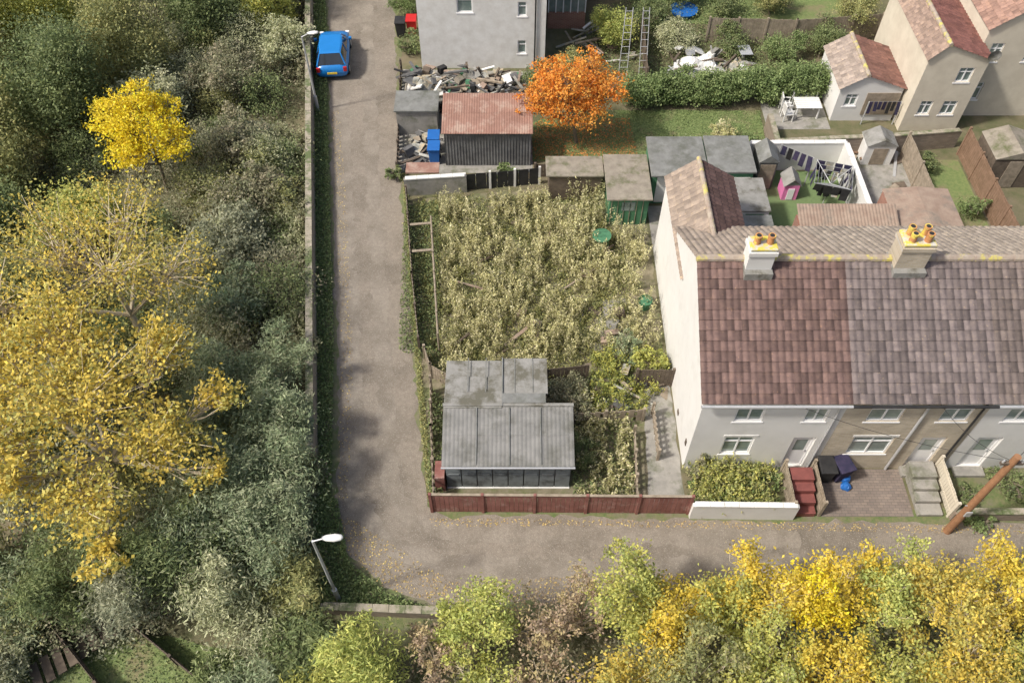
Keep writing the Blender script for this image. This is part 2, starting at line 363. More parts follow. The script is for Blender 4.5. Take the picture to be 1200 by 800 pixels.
def fence(name,pts,h,m,bw=.14,post=1.8,gap=.012,pm=None,z0=0,jit=.02,cap=None):
    b=MB(); T=.02
    for (x0,y0),(x1,y1) in zip(pts[:-1],pts[1:]):
        L=math.hypot(x1-x0,y1-y0);ang=math.atan2(y1-y0,x1-x0);n=max(1,int(L/bw))
        for i in range(n):
            t=(i+.5)/n;cx=x0+(x1-x0)*t;cy=y0+(y1-y0)*t;hh=h+rng.uniform(-jit,jit); w=L/n/2-gap/2
            b.box(cx-w,cx+w,cy-T/2,cy+T/2,z0+.03,z0+hh,0,ang+rng.normal()*.02)
        k=max(1,int(round(L/post)))
        for i in range(k+1):
            t=i/k;cx=x0+(x1-x0)*t;cy=y0+(y1-y0)*t
            b.box(cx-.05,cx+.05,cy-.05,cy+.05,z0,z0+h+.08,1,ang)
        for zz in(.25,h-.2):
            cx=(x0+x1)/2;cy=(y0+y1)/2
            b.box(cx-L/2,cx+L/2,cy+.014,cy+.056,z0+zz,z0+zz+.07,1,ang)
        if cap:
            cx=(x0+x1)/2;cy=(y0+y1)/2; b.box(cx-L/2,cx+L/2,cy-.045,cy+.045,z0+h+.02,z0+h+.05,2,ang)
    return b.build(name,[M[m],M[pm or m],M[cap or m]])
def wallseg(name,pts,h,t,m,cope=None,z0=0):
    b=MB()
    for (x0,y0),(x1,y1) in zip(pts[:-1],pts[1:]):
        L=math.hypot(x1-x0,y1-y0);ang=math.atan2(y1-y0,x1-x0);cx=(x0+x1)/2;cy=(y0+y1)/2
        b.box(cx-L/2-t*.4,cx+L/2+t*.4,cy-t/2,cy+t/2,z0,z0+h,0,ang)
        n=max(1,int(L/.5))
        for i in range(n):
            s=(i+.5)/n;px=x0+(x1-x0)*s;py=y0+(y1-y0)*s
            b.box(px-L/n/2+.006,px+L/n/2-.006,py-t/2-.02,py+t/2+.02,z0+h,z0+h+.06+rng.uniform(0,.015),1,ang)
    return b.build(name,[M[m],M[cope or m]],None,.0)

# ================================================================ GROUND
sheet('ground',[(-250,-150),(250,-150),(250,350),(-250,350)],0,M['ground'])
roadL=[(-12.2,60),(-10.8,46.2),(-9.4,36),(-8.3,28.5),(-7.2,21.1),(-6.6,17),(-6.3,13.5),(-5.6,11.8),(-4.3,10.7),(-2.3,10.1),(3,10.4),(10,10.6),(20,11),(45,11.5)]
roadR=[(45,13),(18,13.05),(10,13.1),(3.05,13.3),(-2.4,13.35),(-3.05,13.7),(-3.6,17),(-4.4,23.4),(-5.45,31.4),(-6.1,38.1),(-7.0,46.2),(-8.2,60)]
sheet('verge_grass',[(-13.2,60),(-11.0,42),(-8.8,28),(-7.4,16),(-7.2,11),(-5.5,9.2),(20,9),(45,9),(45,13.6),(-3,13.7),(-3.3,17),(-5.2,31.5),(-5.9,38.2),(-8,60)],.004,M['verge'],.5,.1)
sheet('lane_road',roadL+roadR,.008,M['asphalt'],.3,.07)
lt=[(-11.6,60),(-10.1,46.2),(-8.75,36),(-7.7,28.5),(-6.6,21.1),(-6.0,17),(-5.6,13.9),(-4.6,12.4),(-2.5,11.5),(3,11.4),(10,11.5)]
def strip(name,path,w,z):
    p=np.array(path,float);L=[];Rr=[]
    for i in range(len(p)):
        d=p[min(i+1,len(p)-1)]-p[max(i-1,0)];d/=np.linalg.norm(d);nn=np.array([-d[1],d[0]])
        L.append(tuple(p[i]+nn*w/2));Rr.append(tuple(p[i]-nn*w/2))
    sheet(name,L+Rr[::-1],z,M['asphalt2'],.22,.07)
strip('road_wheel_track',lt,.75,.012)
strip('road_wheel_track',[(-10.0,60),(-8.6,46.2),(-7.3,36),(-6.5,29.5),(-5.35,21.1),(-4.75,17),(-4.4,14.6),(-3.6,13.1),(-2.0,12.7),(3,12.55),(10,12.45)],.7,.012)
sheet('plot_soil',[(-4.9,29.4),(5,30.6),(6.2,30),(6.2,13.6),(-2.9,13.6)],.006,M['soilpath'],.4,.04)
sheet('lawn',[(1,32.1),(12.5,32.0),(12.8,36),(3,36),(1,35)],.008,M['lawn'],.5,.04)
sheet('back_lawn',[(7,43.9),(19,43.4),(20,50),(7,50)],.008,M['lawn'],.5,.05)
sheet('yard_concrete',[(-5.6,31.2),(1,31.3),(1,39.3),(-5.9,39.5)],.006,M['concrete'])
sheet('artificial_lawn',[(11.3,26),(15.6,26),(15.6,31.4),(11.3,31.4)],.01,M['astro'])
sheet('garden_lawn',[(19.2,26.5),(21.8,26.5),(21.8,32.2),(19.2,32.2)],.01,M['lawn'])
sheet('garden_paving',[(15.7,23),(19.1,23),(19.1,33.4),(15.7,33.4)],.01,M['concrete'])
sheet('patio_paving',[(12.9,34.5),(16.1,34.5),(16.1,37),(12.9,37)],.01,M['concrete'])
sheet('house_yard',[(6.3,22.8),(11.3,22.8),(11.3,29),(6.3,29)],.01,M['concrete'])
sheet('side_path',[(4.9,13.6),(6.25,13.6),(6.25,19),(5.2,19)],.012,M['concrete'],.4,.03)
sheet('plot_slab',[(3.3,20.6),(4.9,20.6),(4.9,23.4),(3.9,23.3)],.012,M['concrete'],.4,.05)
sheet('block_paved_drive',[(11,13.3),(14.3,13.3),(14.3,15.2),(11,15.2)],.016,M['paving'])
sheet('front_garden_lawn',[(15.6,13.3),(26,13.3),(26,15.2),(15.6,15.2)],.014,M['verge'])
sheet('clearing_grass',[(-17.5,3),(-7.5,3),(-8.8,8.6),(-11.2,9.1),(-17.5,8.8)],.006,M['lawn'],.5,.05)

# ================================================================ LEFT SIDE
def wallx(Y): return -7.6-3.3*(Y-17.5)/22.5
wallseg('old_brick_wall',[(wallx(y),y) for y in (60,50,42,36,30,24,18,15.5)],1.1,.24,'stone_y','cope')
wallseg('low_brick_wall',[(-6.2,9.9),(-2.4,9.75)],.45,.22,'stone_x','cope')
fence('timber_fence',[(-2.2,9.6),(0.5,8.9)],.9,'timber')
def lamp(x,y,h,dx,name='street_lamp'):
    e=empty(name); b=MB(); b.cyl((x,y,0),(x,y,.9),.085,.085,12);b.cyl((x,y,.9),(x,y,h),.055,.04,12)
    b.build('column',M['galv'],e,smooth=False)
    b=MB();b.cyl((x,y,h-.02),(x+dx*.35,y+.02,h+.14),.025,.022,8);b.build('arm',M['galv'],e)
    b=MB()
    x0=x+dx*.3; L=.62*dx
    prof=[(0,.05,.04),(.2,.10,.07),(.6,.13,.08),(.9,.10,.06),(1,.03,.03)]
    n=10; 
    for (t,w,hh) in prof:
        for i in range(n):
            a=2*math.pi*i/n; b.v.append((x0+L*t,y+.02+w*math.cos(a),h+.16+t*.05+hh*math.sin(a)*(1 if math.sin(a)>0 else .6)))
    for s in range(len(prof)-1):
        for i in range(n):
            j=(i+1)%n; b.f.append((s*n+i,s*n+j,(s+1)*n+j,(s+1)*n+i)); b.m.append(0)
    b.f.append(tuple(range(n)));b.m.append(0);b.f.append(tuple((len(prof)-1)*n+i for i in range(n)));b.m.append(0)
    b.build('lantern',M['white'],e,smooth=True)
lamp(-10.0,36,4.3,.9); lamp(-5.8,10.3,4.7,1)

# car
def car(x,y):
    e=empty('parked_car',(x,y,0))
    S=[(-1.85,.70,.38,.62),(-1.80,.80,.28,.86),(-1.6,.84,.22,.95),(-.9,.86,.2,.93),(.2,.86,.2,.92),(.9,.85,.2,.90),(1.5,.82,.22,.80),(1.82,.72,.28,.66),(1.9,.6,.36,.56)]
    b=MB();n=12
    for (yy,w,z0,z1) in S:
        zc=(z0+z1)/2;hh=(z1-z0)/2
        for i in range(n):
            a=2*math.pi*(i+.5)/n; c,s=math.cos(a),math.sin(a)
            b.v.append((w*math.copysign(abs(c)**.45,c),yy,zc+hh*math.copysign(abs(s)**.55,s)))
    for s in range(len(S)-1):
        for i in range(n):
            j=(i+1)%n;b.f.append((s*n+j,s*n+i,(s+1)*n+i,(s+1)*n+j));b.m.append(0)
    b.f.append(tuple(range(n)));b.m.append(0);b.f.append(tuple((len(S)-1)*n+n-1-i for i in range(n)));b.m.append(0)
    b.build('body',M['carblue'],e,smooth=True)
    belt=[(-.74,-1.68),(.74,-1.68),(.78,-.6),(.76,.6),(.66,.98),(-.66,.98),(-.76,.6),(-.78,-.6)]
    top=[(-.54,-1.38),(.54,-1.38),(.6,-.6),(.58,.1),(.5,.32),(-.5,.32),(-.58,.1),(-.6,-.6)]
    b=MB();k=8
    for p,z in((belt,.9),(top,1.42)):
        for q in p:b.v.append((q[0],q[1],z))
    for i in range(k):
        j=(i+1)%k;b.f.append((i,j,k+j,k+i));b.m.append(0)
    b.build('windows',M['carglass'],e)
    b=MB()
    for s,z in((1,1.42),(1.03,1.435),(.9,1.475)):
        for q in top:b.v.append((q[0]*s,(q[1]+.55)*s-.55,z))
    for r in range(2):
        for i in range(k):
            j=(i+1)%k;b.f.append((r*k+i,r*k+j,(r+1)*k+j,(r+1)*k+i));b.m.append(0)
    b.f.append(tuple(2*k+i for i in range(k)));b.m.append(0)
    for i in (0,1,3,6,4,5):
        b.cyl((belt[i][0],belt[i][1],.9),(top[i][0],top[i][1],1.43),.045,.04,6)
    for sx in(-1,1): b.cyl((sx*.78,-.45,.9),(sx*.6,-.45,1.43),.035,.03,6)
    b.build('roof_and_pillars',M['carblue'],e,smooth=False)
    b=MB()
    for sx in(-1,1):
        for yy in(-1.15,1.2): b.cyl((sx*.66,yy,.3),(sx*.86,yy,.3),.3,.3,20,0);b.cyl((sx*.86,yy,.3),(sx*.87,yy,.3),.17,.17,12,1)
    b.build('wheels',[M['tyre'],M['galv']],e)
    b=MB()
    for sx in(-1,1): b.box(sx*.7-.09,sx*.7+.09,-1.87,-1.76,.62,.86,0); b.box(sx*.7-.1,sx*.7+.1,1.66,1.8,.55,.68,1)
    b.box(-.26,.26,-1.885,-1.865,.48,.6,2)
    for sx in(-1,1): b.box(sx*.93-.08,sx*.93+.08,.55,.68,.9,1.03,3)
    b.build('lights_plate_mirrors',[M['red'],M['upvc'],M['yellow'],M['carblue']],e,.01)
    return e
c=car(-9.65,40.25); c.rotation_euler=(0,0,R(5))

# ================================================================ TERRACE HOUSES
def gable_body(parent,x0,x1,yf,yb,ze,zr,yr,m):
    b=MB()
    b.quad([(x0,yb,0),(x0,yf,0),(x0,yf,ze),(x0,yr,zr),(x0,yb,ze)])
    b.quad([(x1-.004,yf,0),(x1-.004,yb,0),(x1-.004,yb,ze),(x1-.004,yr,zr),(x1-.004,yf,ze)])
    b.quad([(x1,yb,0),(x0,yb,0),(x0,yb,ze),(x1,yb,ze)])
    return b.build('walls',m,parent)
def ridge(parent,p0,p1,r,m='ridge',name='ridge_tiles'):
    p0=Vector(p0);p1=Vector(p1);L=(p1-p0).length;n=max(1,int(L/.4));b=MB()
    for i in range(n):
        a=p0+(p1-p0)*i/n;c=p0+(p1-p0)*(i+1)/n; b.cyl(a,c,r*1.08,r*.96,10)
    return b.build(name,M[m],parent)
M['ridge']=mat('ridge_tile',(.38,.33,.27),(.28,.22,.18),4,.85,.2,20,c3=(.5,.44,.12),c3scale=2.5,c3lo=.52,c3hi=.62)
YF,YB,YR,ZE,ZR=15.25,22.9,19.35,4.67,6.9
def terrace(name,x0,x1,wm,tc,tcb,ups,downs,dr,left=False,drm='upvc'):
    e=empty(name)
    ops=[(a,b,3.25,4.3) for a,b in ups]+[(a,b,1.05,2.25) for a,b in downs]+[(dr[0],dr[1],.15,2.2)]
    frontwall(e,x0,x1,YF,0,ZE,ops,M[wm])
    for a,b in ups: window(e,a,b,3.25,4.3,YF+.05,name='upper_window')
    for a,b in downs: window(e,a,b,1.05,2.25,YF+.05,name='ground_window')
    door(e,dr[0],dr[1],.15,2.2,YF+.05,drm)
    box('door_step',dr[0]-.1,dr[1]+.1,YF-.4,YF-.002,0,.15,M['concrete'],e)
    gable_body(e,x0,x1,YF,YB,ZE,ZR,YR,M['render'])
    ov=.14 if left else 0
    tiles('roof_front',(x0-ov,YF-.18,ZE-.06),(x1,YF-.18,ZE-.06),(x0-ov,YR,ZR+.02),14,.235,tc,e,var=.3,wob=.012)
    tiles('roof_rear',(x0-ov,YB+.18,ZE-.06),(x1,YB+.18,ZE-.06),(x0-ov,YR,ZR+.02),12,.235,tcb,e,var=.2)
    ridge(e,(x0-ov,YR,ZR+.05),(x1,YR,ZR+.05),.13,'ridge')
    b=MB();b.cyl((x0-ov,YF-.24,ZE-.12),(x1,YF-.24,ZE-.12),.055,.055,8)
    b.cyl((x1-.25,YF-.06,0),(x1-.25,YF-.06,ZE-.15),.035,.035,8)
    b.build('gutter_and_downpipe',M['black'] if wm=='buff_x' else M['galv'],e)
    b=MB()
    for a,c in list(ups)+list(downs):
        z=4.3 if (a,c) in ups else 2.25
        b.box(a-.08,c+.08,YF-.02,YF-.003,z+.01,z+.13)
    b.build('lintels',M['white'],e)
    return e
h1=terrace('white_rendered_house',6.3,11.1,'render',(.150,.098,.085),(.34,.28,.225),[(7.5,8.45),(9.85,10.6)],[(7.45,8.5)],(9.85,10.65),left=True)
h2=terrace('buff_brick_house',11.1,15.85,'buff_x',(.160,.132,.125),(.34,.29,.235),[(11.95,13.1),(14.4,15.4)],[(11.95,13.4)],(14.35,15.25))
h3=terrace('white_painted_house',15.85,20.6,'render',(.150,.122,.110),(.34,.29,.235),[(16.6,17.5),(19,19.8)],[(18.6,19.9)],(16.3,17.2))
h4=terrace('terraced_house',20.6,25.4,'buff_x',(.155,.115,.10),(.32,.27,.22),[(21.5,22.5),(23.8,24.7)],[(21.5,22.8)],(23.8,24.6))
b=MB();b.cyl((13.75,YF-.07,.05),(13.75,YF-.07,4.5),.05,.05,8);b.build('soil_pipe',M['galv'],h2)
b=MB();b.box(6.27,6.297,15.6,15.75,1.0,1.3);b.box(6.27,6.297,17.2,17.4,.5,.7);b.build('gable_vents',M['timberdark'],h1)
def chimney(x,y,w,d,z0,z1,m,npots,parent,capm='lead'):
    e=empty('chimney');e.parent=parent
    box('stack',x-w/2,x+w/2,y-d/2,y+d/2,z0,z1,M[m],e)
    box('corbel',x-w/2-.05,x+w/2+.05,y-d/2-.05,y+d/2+.05,z1-.22,z1-.06,M[m],e)
    box('flaunching',x-w/2-.02,x+w/2+.02,y-d/2-.02,y+d/2+.02,z1+.001,z1+.09,M[capm],e,.03)
    box('flashing',x-w/2-.04,x+w/2+.04,y-d/2-.22,y+d/2+.04,z0+.0,z0+.42,M['feltlight'],e)
    b=MB()
    nx=(npots+1)//2 if npots>2 else npots
    for i in range(npots):
        px=x-w/2+w*((i%nx)+.5)/nx; py=y+(0 if npots<=2 else (-.16 if i<nx else .16))
        b.cyl((px,py,z1+.08),(px,py,z1+.42),.12,.10,14,0);b.cyl((px,py,z1+.36),(px,py,z1+.43),.125,.125,14,0);b.cyl((px,py,z1+.431),(px,py,z1+.435),.08,.08,12,1)
    b.build('chimney_pots',[M['pot'],M['black']],e)
chimney(8.15,19.2,.85,.6,6.45,7.75,'render',2,h1,'lead')
chimney(13.15,19.3,1.0,.7,6.45,7.9,'buff_x',4,h2,'lead')
chimney(18.3,19.3,.9,.6,6.45,7.8,'buff_x',4,h3)
def rear_ext(parent,x0,x1,y0,y1,ze,zr,xr,tcL,tcR):
    b=MB();b.quad([(x0,y1,0),(x0,y0,0),(x0,y0,ze),(x0,y1,ze)]);b.quad([(x1,y0,0),(x1,y1,0),(x1,y1,ze),(x1,y0,ze)])
    b.quad([(x1,y1,0),(x0,y1,0),(x0,y1,ze),(xr,y1,zr),(x1,y1,ze)]);b.build('extension_walls',M['render'],parent)
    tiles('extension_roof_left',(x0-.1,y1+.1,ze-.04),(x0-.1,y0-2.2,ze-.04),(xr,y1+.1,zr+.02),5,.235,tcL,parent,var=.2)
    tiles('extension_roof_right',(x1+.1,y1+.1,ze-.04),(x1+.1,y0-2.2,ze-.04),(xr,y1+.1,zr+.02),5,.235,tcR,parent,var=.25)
    ridge(parent,(xr,y1+.1,zr+.04),(xr,y0-1.2,zr+.04),.1,'ridge','extension_ridge')
rear_ext(h1,6.32,8.9,YB,26.2,4.3,5.2,7.45,(.31,.25,.20),(.13,.08,.07))  # tile colours carry the light: left slope painted sunlit, right slope shaded
box('lean_to_walls',9.2,11.0,24.6,26.2,0,2.0,M['cream'],h2)
box('lean_to_roof',9.1,11.1,24.5,26.3,2.002,2.08,M['felt'],h2)
e=empty('conservatory')
box('frame',9.9,11.1,26.6,28.6,0,2.0,M['upvc'],e); box('side_panel',9.88,9.897,26.7,28.5,.2,1.8,M['glass'],e)
box('roof',9.85,11.15,26.55,28.65,2.002,2.07,M['feltlight'],e)
box('door_panel',10.1,10.9,26.58,26.597,.1,1.85,M['green'],e)

# ---------------- front gardens
fence('red_brown_fence',[(-2.85,13.5),(6.25,13.42)],1.3,'fence_red',.16,1.8,cap='timber')
wallseg('white_garden_wall',[(6.35,13.3),(9.9,13.25)],.95,.16,'render','white')
b=MB()
b.box(9.95,10.75,13.3,13.6,0,.25,0);b.box(9.95,10.75,13.6,13.95,0,.5,0);b.box(9.95,10.75,13.95,14.3,0,.72,0);b.box(9.95,10.75,14.3,14.8,0,.9,0)
b.build('red_steps',[M['redbrick_paint']],None,.015)
fence('step_railing_fence',[(9.85,13.35),(9.85,15.0)],1.0,'timber',.12)
fence('step_railing_fence',[(10.9,13.35),(10.9,15.0)],1.0,'timber',.12)
def wheelie(x,y,m,name='wheelie_bin',rot=0):
    e=empty(name,(x,y,0));e.rotation_euler=(0,0,rot)
    b=MB()
    for z,w,d in((.08,.22,.25),(.95,.28,.33)):
        for sx,sy in((-1,-1),(1,-1),(1,1),(-1,1)): b.v.append((sx*w,sy*d,z))
    for f in((3,2,1,0),(4,5,6,7),(0,1,5,4),(1,2,6,5),(2,3,7,6),(3,0,4,7)): b.f.append(f);b.m.append(0)
    b.build('bin_body',M[m],e,.02)
    box('lid',-.3,.3,-.38,.36,.955,1.03,M[m],e,.025)
    b=MB();b.cyl((-.27,.3,.1),(-.2,.3,.1),.1,.1,12);b.cyl((.2,.3,.1),(.27,.3,.1),.1,.1,12);b.cyl((-.2,.38,.9),(.2,.38,.9),.02,.02,8);b.build('wheels_and_handle',M['tyre'],e)
wheelie(11.3,14.85,'black');wheelie(11.9,14.9,'navy',rot=.3)
def bags(name,x,y,n,m,s=.3,sp=.4):
    import bmesh
    bm=bmesh.new()
    for i in range(n):
        px,py=x+rng.uniform(-sp,sp),y+rng.uniform(-sp*.6,sp*.6);r=s*rng.uniform(.7,1.1)
        g=bmesh.ops.create_icosphere(bm,subdivisions=2,radius=r,matrix=Matrix.Translation((px,py,r*.75)))
        for v in g['verts']:
            v.co+=Vector(rng.normal(size=3)*.1*r); v.co.z=max(v.co.z,.02)
    me=bpy.data.meshes.new(name);bm.to_mesh(me);bm.free();me.materials.append(M[m]);o=bpy.data.objects.new(name,me);col.objects.link(o);return o
bags('refuse_bags',12.2,14.6,3,'blue',.2,.3)
b=MB()
for i,(y0,y1) in enumerate(((13.3,13.75),(13.75,14.15),(14.15,14.55),(14.55,15.2))): b.box(14.4,15.3,y0+.004,y1,0,.15+.16*i,0)
b.build('concrete_steps',M['concrete'],None,.02)
fence('picket_fence',[(15.5,13.3),(15.5,15.15)],1.0,'cream',.12)
wallseg('front_garden_wall',[(15.6,13.25),(26,13.2)],.5,.2,'stone_x','cope')
fence('garden_divider_fence',[(20.6,13.4),(20.6,15.1)],1.0,'timber')
e=empty('telegraph_pole');b=MB();b.cyl((15.3,12.75,-.2),(15.3,12.75,5.3),.14,.11,14);b.build('pole',M['pole'],e)
b=MB();b.box(14.95,15.65,12.7,12.8,4.85,4.95,0)
for s in(-.3,.3): b.cyl((15.3+s,12.75,4.95),(15.3+s,12.75,5.07),.035,.03,8,1)
b.cyl((15.18,12.75,2.0),(15.1,12.75,2.0),.02,.02,6,1);b.cyl((15.42,12.75,2.4),(15.5,12.75,2.4),.02,.02,6,1)
b.box(15.2,15.4,12.58,12.62,1.5,1.8,1)
b.build('crossarm_and_fittings',[M['timberdark'],M['galv']],e)
b=MB()
for tgt in ((9.2,15.2,4.45),(14.0,15.2,4.5),(18.5,15.2,4.45)):
    p=Vector((15.3,12.75,5.0));q=Vector(tgt);prev=p
    for i in range(1,9):
        t=i/8;c=p+(q-p)*t-Vector((0,0,.35*4*t*(1-t)));b.cyl(prev,c,.009,.009,5,cap=False);prev=c
b.build('service_cables',M['black'],e)

# ---------------- plot
e=empty('garage_shed')
X0,X1=-2.35,2.08
b=MB();n=8
for i in range(n):
    a=X0+(X1-X0)*i/n;c=X0+(X1-X0)*(i+1)/n
    b.box(a+.02,c-.02,14.45,14.5,.05,1.86,0); b.box(a+.08,c-.08,14.43,14.449,.95,1.05,0)
b.build('front_door_panels',[M['greydoor']],e,.006)
box('lower_walls',X0+.01,X1-.01,14.502,16.3,0,1.9,M['tin'],e)
box('frame_sill',X0,X1,14.4,14.6,0,.05,M['white'],e)
sheetroof('lower_roof',(X0-.08,14.25,1.93),(X1+.08,14.25,1.93),(X0-.08,16.38,2.55),'asb',e,.15,.012,2)
b=MB()
for xx in (-1.25,-.1,1.0): b.box(xx-.02,xx+.02,14.25,16.3,2.27,2.29,0,0,(math.atan2(.62,2.13),0))
b.build('roof_laps',M['felt'],e)
box('upper_walls',X0+.01,1.2,16.302,18.25,0,2.3,M['timberdark'],e)
for i,(a,c,z) in enumerate(((16.25,16.95,2.56),(16.95,17.65,2.5),(17.65,18.4,2.44))):
    box('flat_roof_panel',X0-.06,-.36,a,c-.02,z-.06,z,M['feltlight'],e,.01)
box('flat_roof_raised',-.34,1.28,16.85,18.4,2.48,2.56,M['feltlight'],e,.01)
box('flat_roof_step',-.34,1.2,16.43,16.83,2.5,2.62,M['felt'],e,.01)
box('ridge_flashing',X0-.1,X1+.1,16.3,16.42,2.53,2.6,M['feltlight'],e)
b=MB()
for xx in(-1.6,-.95,.1,.75): b.box(xx-.015,xx+.015,16.9,18.4,2.565,2.575)
b.box(-.37,-.33,16.3,18.4,2.57,2.62);b.build('roof_battens',M['felt'],e)
box('side_stub_wall',-2.75,-2.4,14.3,15.0,0,1.0,M['fence_red'],e)
box('gutter',X0-.1,X1+.1,14.18,14.24,1.86,1.92,M['galv'],e)
fence('side_fence',[(-2.75,13.6),(-3.0,16.4),(-3.15,18.6)],1.1,'timber',.3,1.4,.16)
fence('curved_fence',[(-3.5,20.2),(-3.2,19.3),(-2.3,18.7)],.9,'timber',.12,.8)
fence('plot_left_fence',[(-3.75,20.6),(-4.25,24),(-4.9,29.3)],.95,'timber',.2,1.6,.05,'timberdark')
b=MB()
for y in np.arange(20.6,27.2,1.1): b.cyl((-2.95-.1*(y-20.6),y,0),(-2.95-.1*(y-20.6),y,1.25),.05,.045,8)
b.cyl((-2.95,20.6,1.15),(-3.6,27.2,1.15),.035,.035,6);b.cyl((-2.95,20.6,.6),(-3.6,27.2,.6),.03,.03,6)
b.cyl((-4.5,26.8,1.0),(-3.55,26.8,1.1),.06,.06,6);b.cyl((-4.3,25.2,1.0),(-3.4,25.2,1.1),.06,.06,6)
b.build('post_and_rail',M['timber'])
wallseg('white_block_wall',[(-4.95,29.75),(-2.2,30.0)],1.0,.18,'concrete','white')
box('rusty_cover_board',-4.95,-3.4,30.1,30.8,1.0,1.08,M['rust'],None)
fence('black_panel_fence',[(-2.2,30.05),(1.3,30.5)],1.0,'black',.5,1.2,.02,'white')
e=empty('green_timber_shed')
box('walls',4.35,6.1,27.8,30.5,0,1.65,M['green'],e)
b=MB()
for xx in np.arange(4.45,6.1,.28): b.box(xx-.012,xx+.012,27.77,27.798,.05,1.6,0)
b.box(4.9,5.5,27.77,27.79,.9,1.4,1);b.build('window_and_battens',[M['timber'],M['glass']],e)
box('flat_roof',4.2,6.22,27.6,30.6,1.66,1.74,M['feltbrown'],e,.01)
e=empty('flat_roofed_shed')
box('walls',1.7,4.1,29.4,30.5,0,1.5,M['timberdark'],e);box('flat_roof',1.55,4.18,29.3,30.65,1.51,1.59,M['feltbrown'],e,.01)
e=empty('flat_roofed_garage')
box('walls',6.35,10.9,29.2,31.5,0,1.85,M['green'],e)
box('flat_roof_left',6.25,8.85,28.9,31.6,1.86,1.95,M['felt'],e,.01);box('flat_roof_right',8.9,11.0,29.1,31.6,1.9,2.0,M['felt'],e,.01)
b=MB()
for a,c in((6.6,7.5),(7.6,8.6),(9.1,9.9),(10.0,10.8)): b.box(a,c,29.17,29.198,.1,1.6,0)
b.build('doors',[M['white']],e)
e=empty('corrugated_garage')
box('walls',-3.15,.85,31.85,34,0,2.0,M['tin'],e)
tiles('front_cladding',(-3.2,31.8,.02),(.88,31.8,.02),(-3.2,31.8,2.0),1,.14,(1,1,1),e,m='tin',amp=.025,step=.0,spc=4,var=0)
sheetroof('roof',(-3.3,31.65,2.05),(.98,31.65,2.05),(-3.3,34.1,2.5),'rust',e,.12,.014,2)
e=empty('grey_block_outbuilding');box('walls',-5.7,-3.7,34.1,35.5,0,1.45,M['concrete'],e);box('roof',-5.78,-3.62,34.0,35.6,1.452,1.53,M['felt'],e)
wheelie(-3.75,32.1,'blue');wheelie(-3.8,32.9,'blue')
wheelie(-6.2,42.6,'black');wheelie(-5.6,42.8,'red')
fence('yard_fence',[(-5.5,31.2),(-5.95,39.3)],.7,'timberdark',.3,1.5,.1)
def junk(name,x0,x1,y0,y1,n,zmax=.8,ms=('timber','tarp','white','galv','tin','feltlight','concrete','timberdark','feltbrown','rustbrown')):
    b=MB()
    for i in range(n):
        cx,cy=rng.uniform(x0,x1),rng.uniform(y0,y1);z=rng.uniform(0,zmax)
        k=rng.random()
        if k<.45: sx,sy,sz=rng.uniform(.3,.9),rng.uniform(.03,.07),rng.uniform(.02,.05)
        elif k<.8: sx,sy,sz=rng.uniform(.12,.4),rng.uniform(.1,.35),rng.uniform(.01,.04)
        else: sx,sy,sz=rng.uniform(.1,.25),rng.uniform(.1,.22),rng.uniform(.08,.22)
        b.box(cx-sx,cx+sx,cy-sy,cy+sy,max(.01,z-sz),z+sz,int(rng.integers(0,len(ms))),rng.uniform(0,3.1),(rng.normal()*.2,rng.normal()*.2))
    return b.build(name,[M[m] for m in ms])
junk('scrap_pile',-5.6,0.5,35.8,38.9,210,.8,('timber','tarp','white','tin','feltlight','timberdark','timberdark','feltbrown','rustbrown','tin','black','green'))
junk('yard_clutter',-5.3,-4.0,31.4,33.9,18,.4,('timberdark','timber','tin','black','tarp'))
junk('garden_clutter',8.5,13,38.2,40.5,60,.7,('white','feltlight','tarp','timber','galv','timberdark'))
junk('garden_clutter',3.2,7,40,43.5,30,.6,('timber','white','tarp','tin','rustbrown'))
junk('garden_odds',15.9,18.9,29,33,14,.3,('white','timber','timberdark','galv','timberbrown'))
junk('plot_debris',-2.5,4.8,20,29,26,.35,('timber','timberdark','rustbrown','feltlight'))
def tarp(name,cx,cy,w,d,h,m,rot=0):
    n=14;b=MB();ph=rng.uniform(0,6,4)
    for j in range(n+1):
        for i in range(n+1):
            u=i/n*2-1;v=j/n*2-1;z=h*(1-max(abs(u),abs(v))**3)*(.7+.2*math.sin(4*u+ph[0])+.15*math.sin(6*v+ph[1]+u*3))+rng.uniform(0,.05)
            x=u*w/2;y=v*d/2;b.v.append((cx+x*math.cos(rot)-y*math.sin(rot),cy+x*math.sin(rot)+y*math.cos(rot),max(.02,z)))
    for j in range(n):
        for i in range(n):
            k=j*(n+1)+i;b.f.append((k,k+1,k+n+2,k+n+1));b.m.append(0)
    return b.build(name,M[m])
tarp('tarpaulin_heap',-4.4,37.5,2.2,1.6,1.0,'tarp',.3);tarp('tarpaulin_heap',-2.2,38,1.6,1.3,.9,'feltlight',.8);tarp('tarpaulin_heap',-.6,36.3,1.5,1.2,.8,'concrete',.1)
tarp('covered_load',10,39.5,2.2,1.6,.9,'white',.2);tarp('covered_load',12.2,39.2,1.4,1.4,.8,'tarp',.9)
e=empty('aluminium_ladder')
b=MB()
for sx in(0,.45,1.1,1.5):
    b.cyl((5.6+sx,38.2,0),(5.6+sx*.8+.2,39.6,3.6),.02,.02,6)
for i in range(11):
    t=(i+.5)/11
    b.cyl((5.6+.2*t,38.2+1.4*t,3.6*t),(6.05+.11*t,38.2+1.4*t,3.6*t),.014,.014,6);b.cyl((6.7-.02*t,38.2+1.4*t,3.6*t),(7.1-.1*t,38.2+1.4*t,3.6*t),.014,.014,6)
b.build('rails_and_rungs',M['galv'],e)

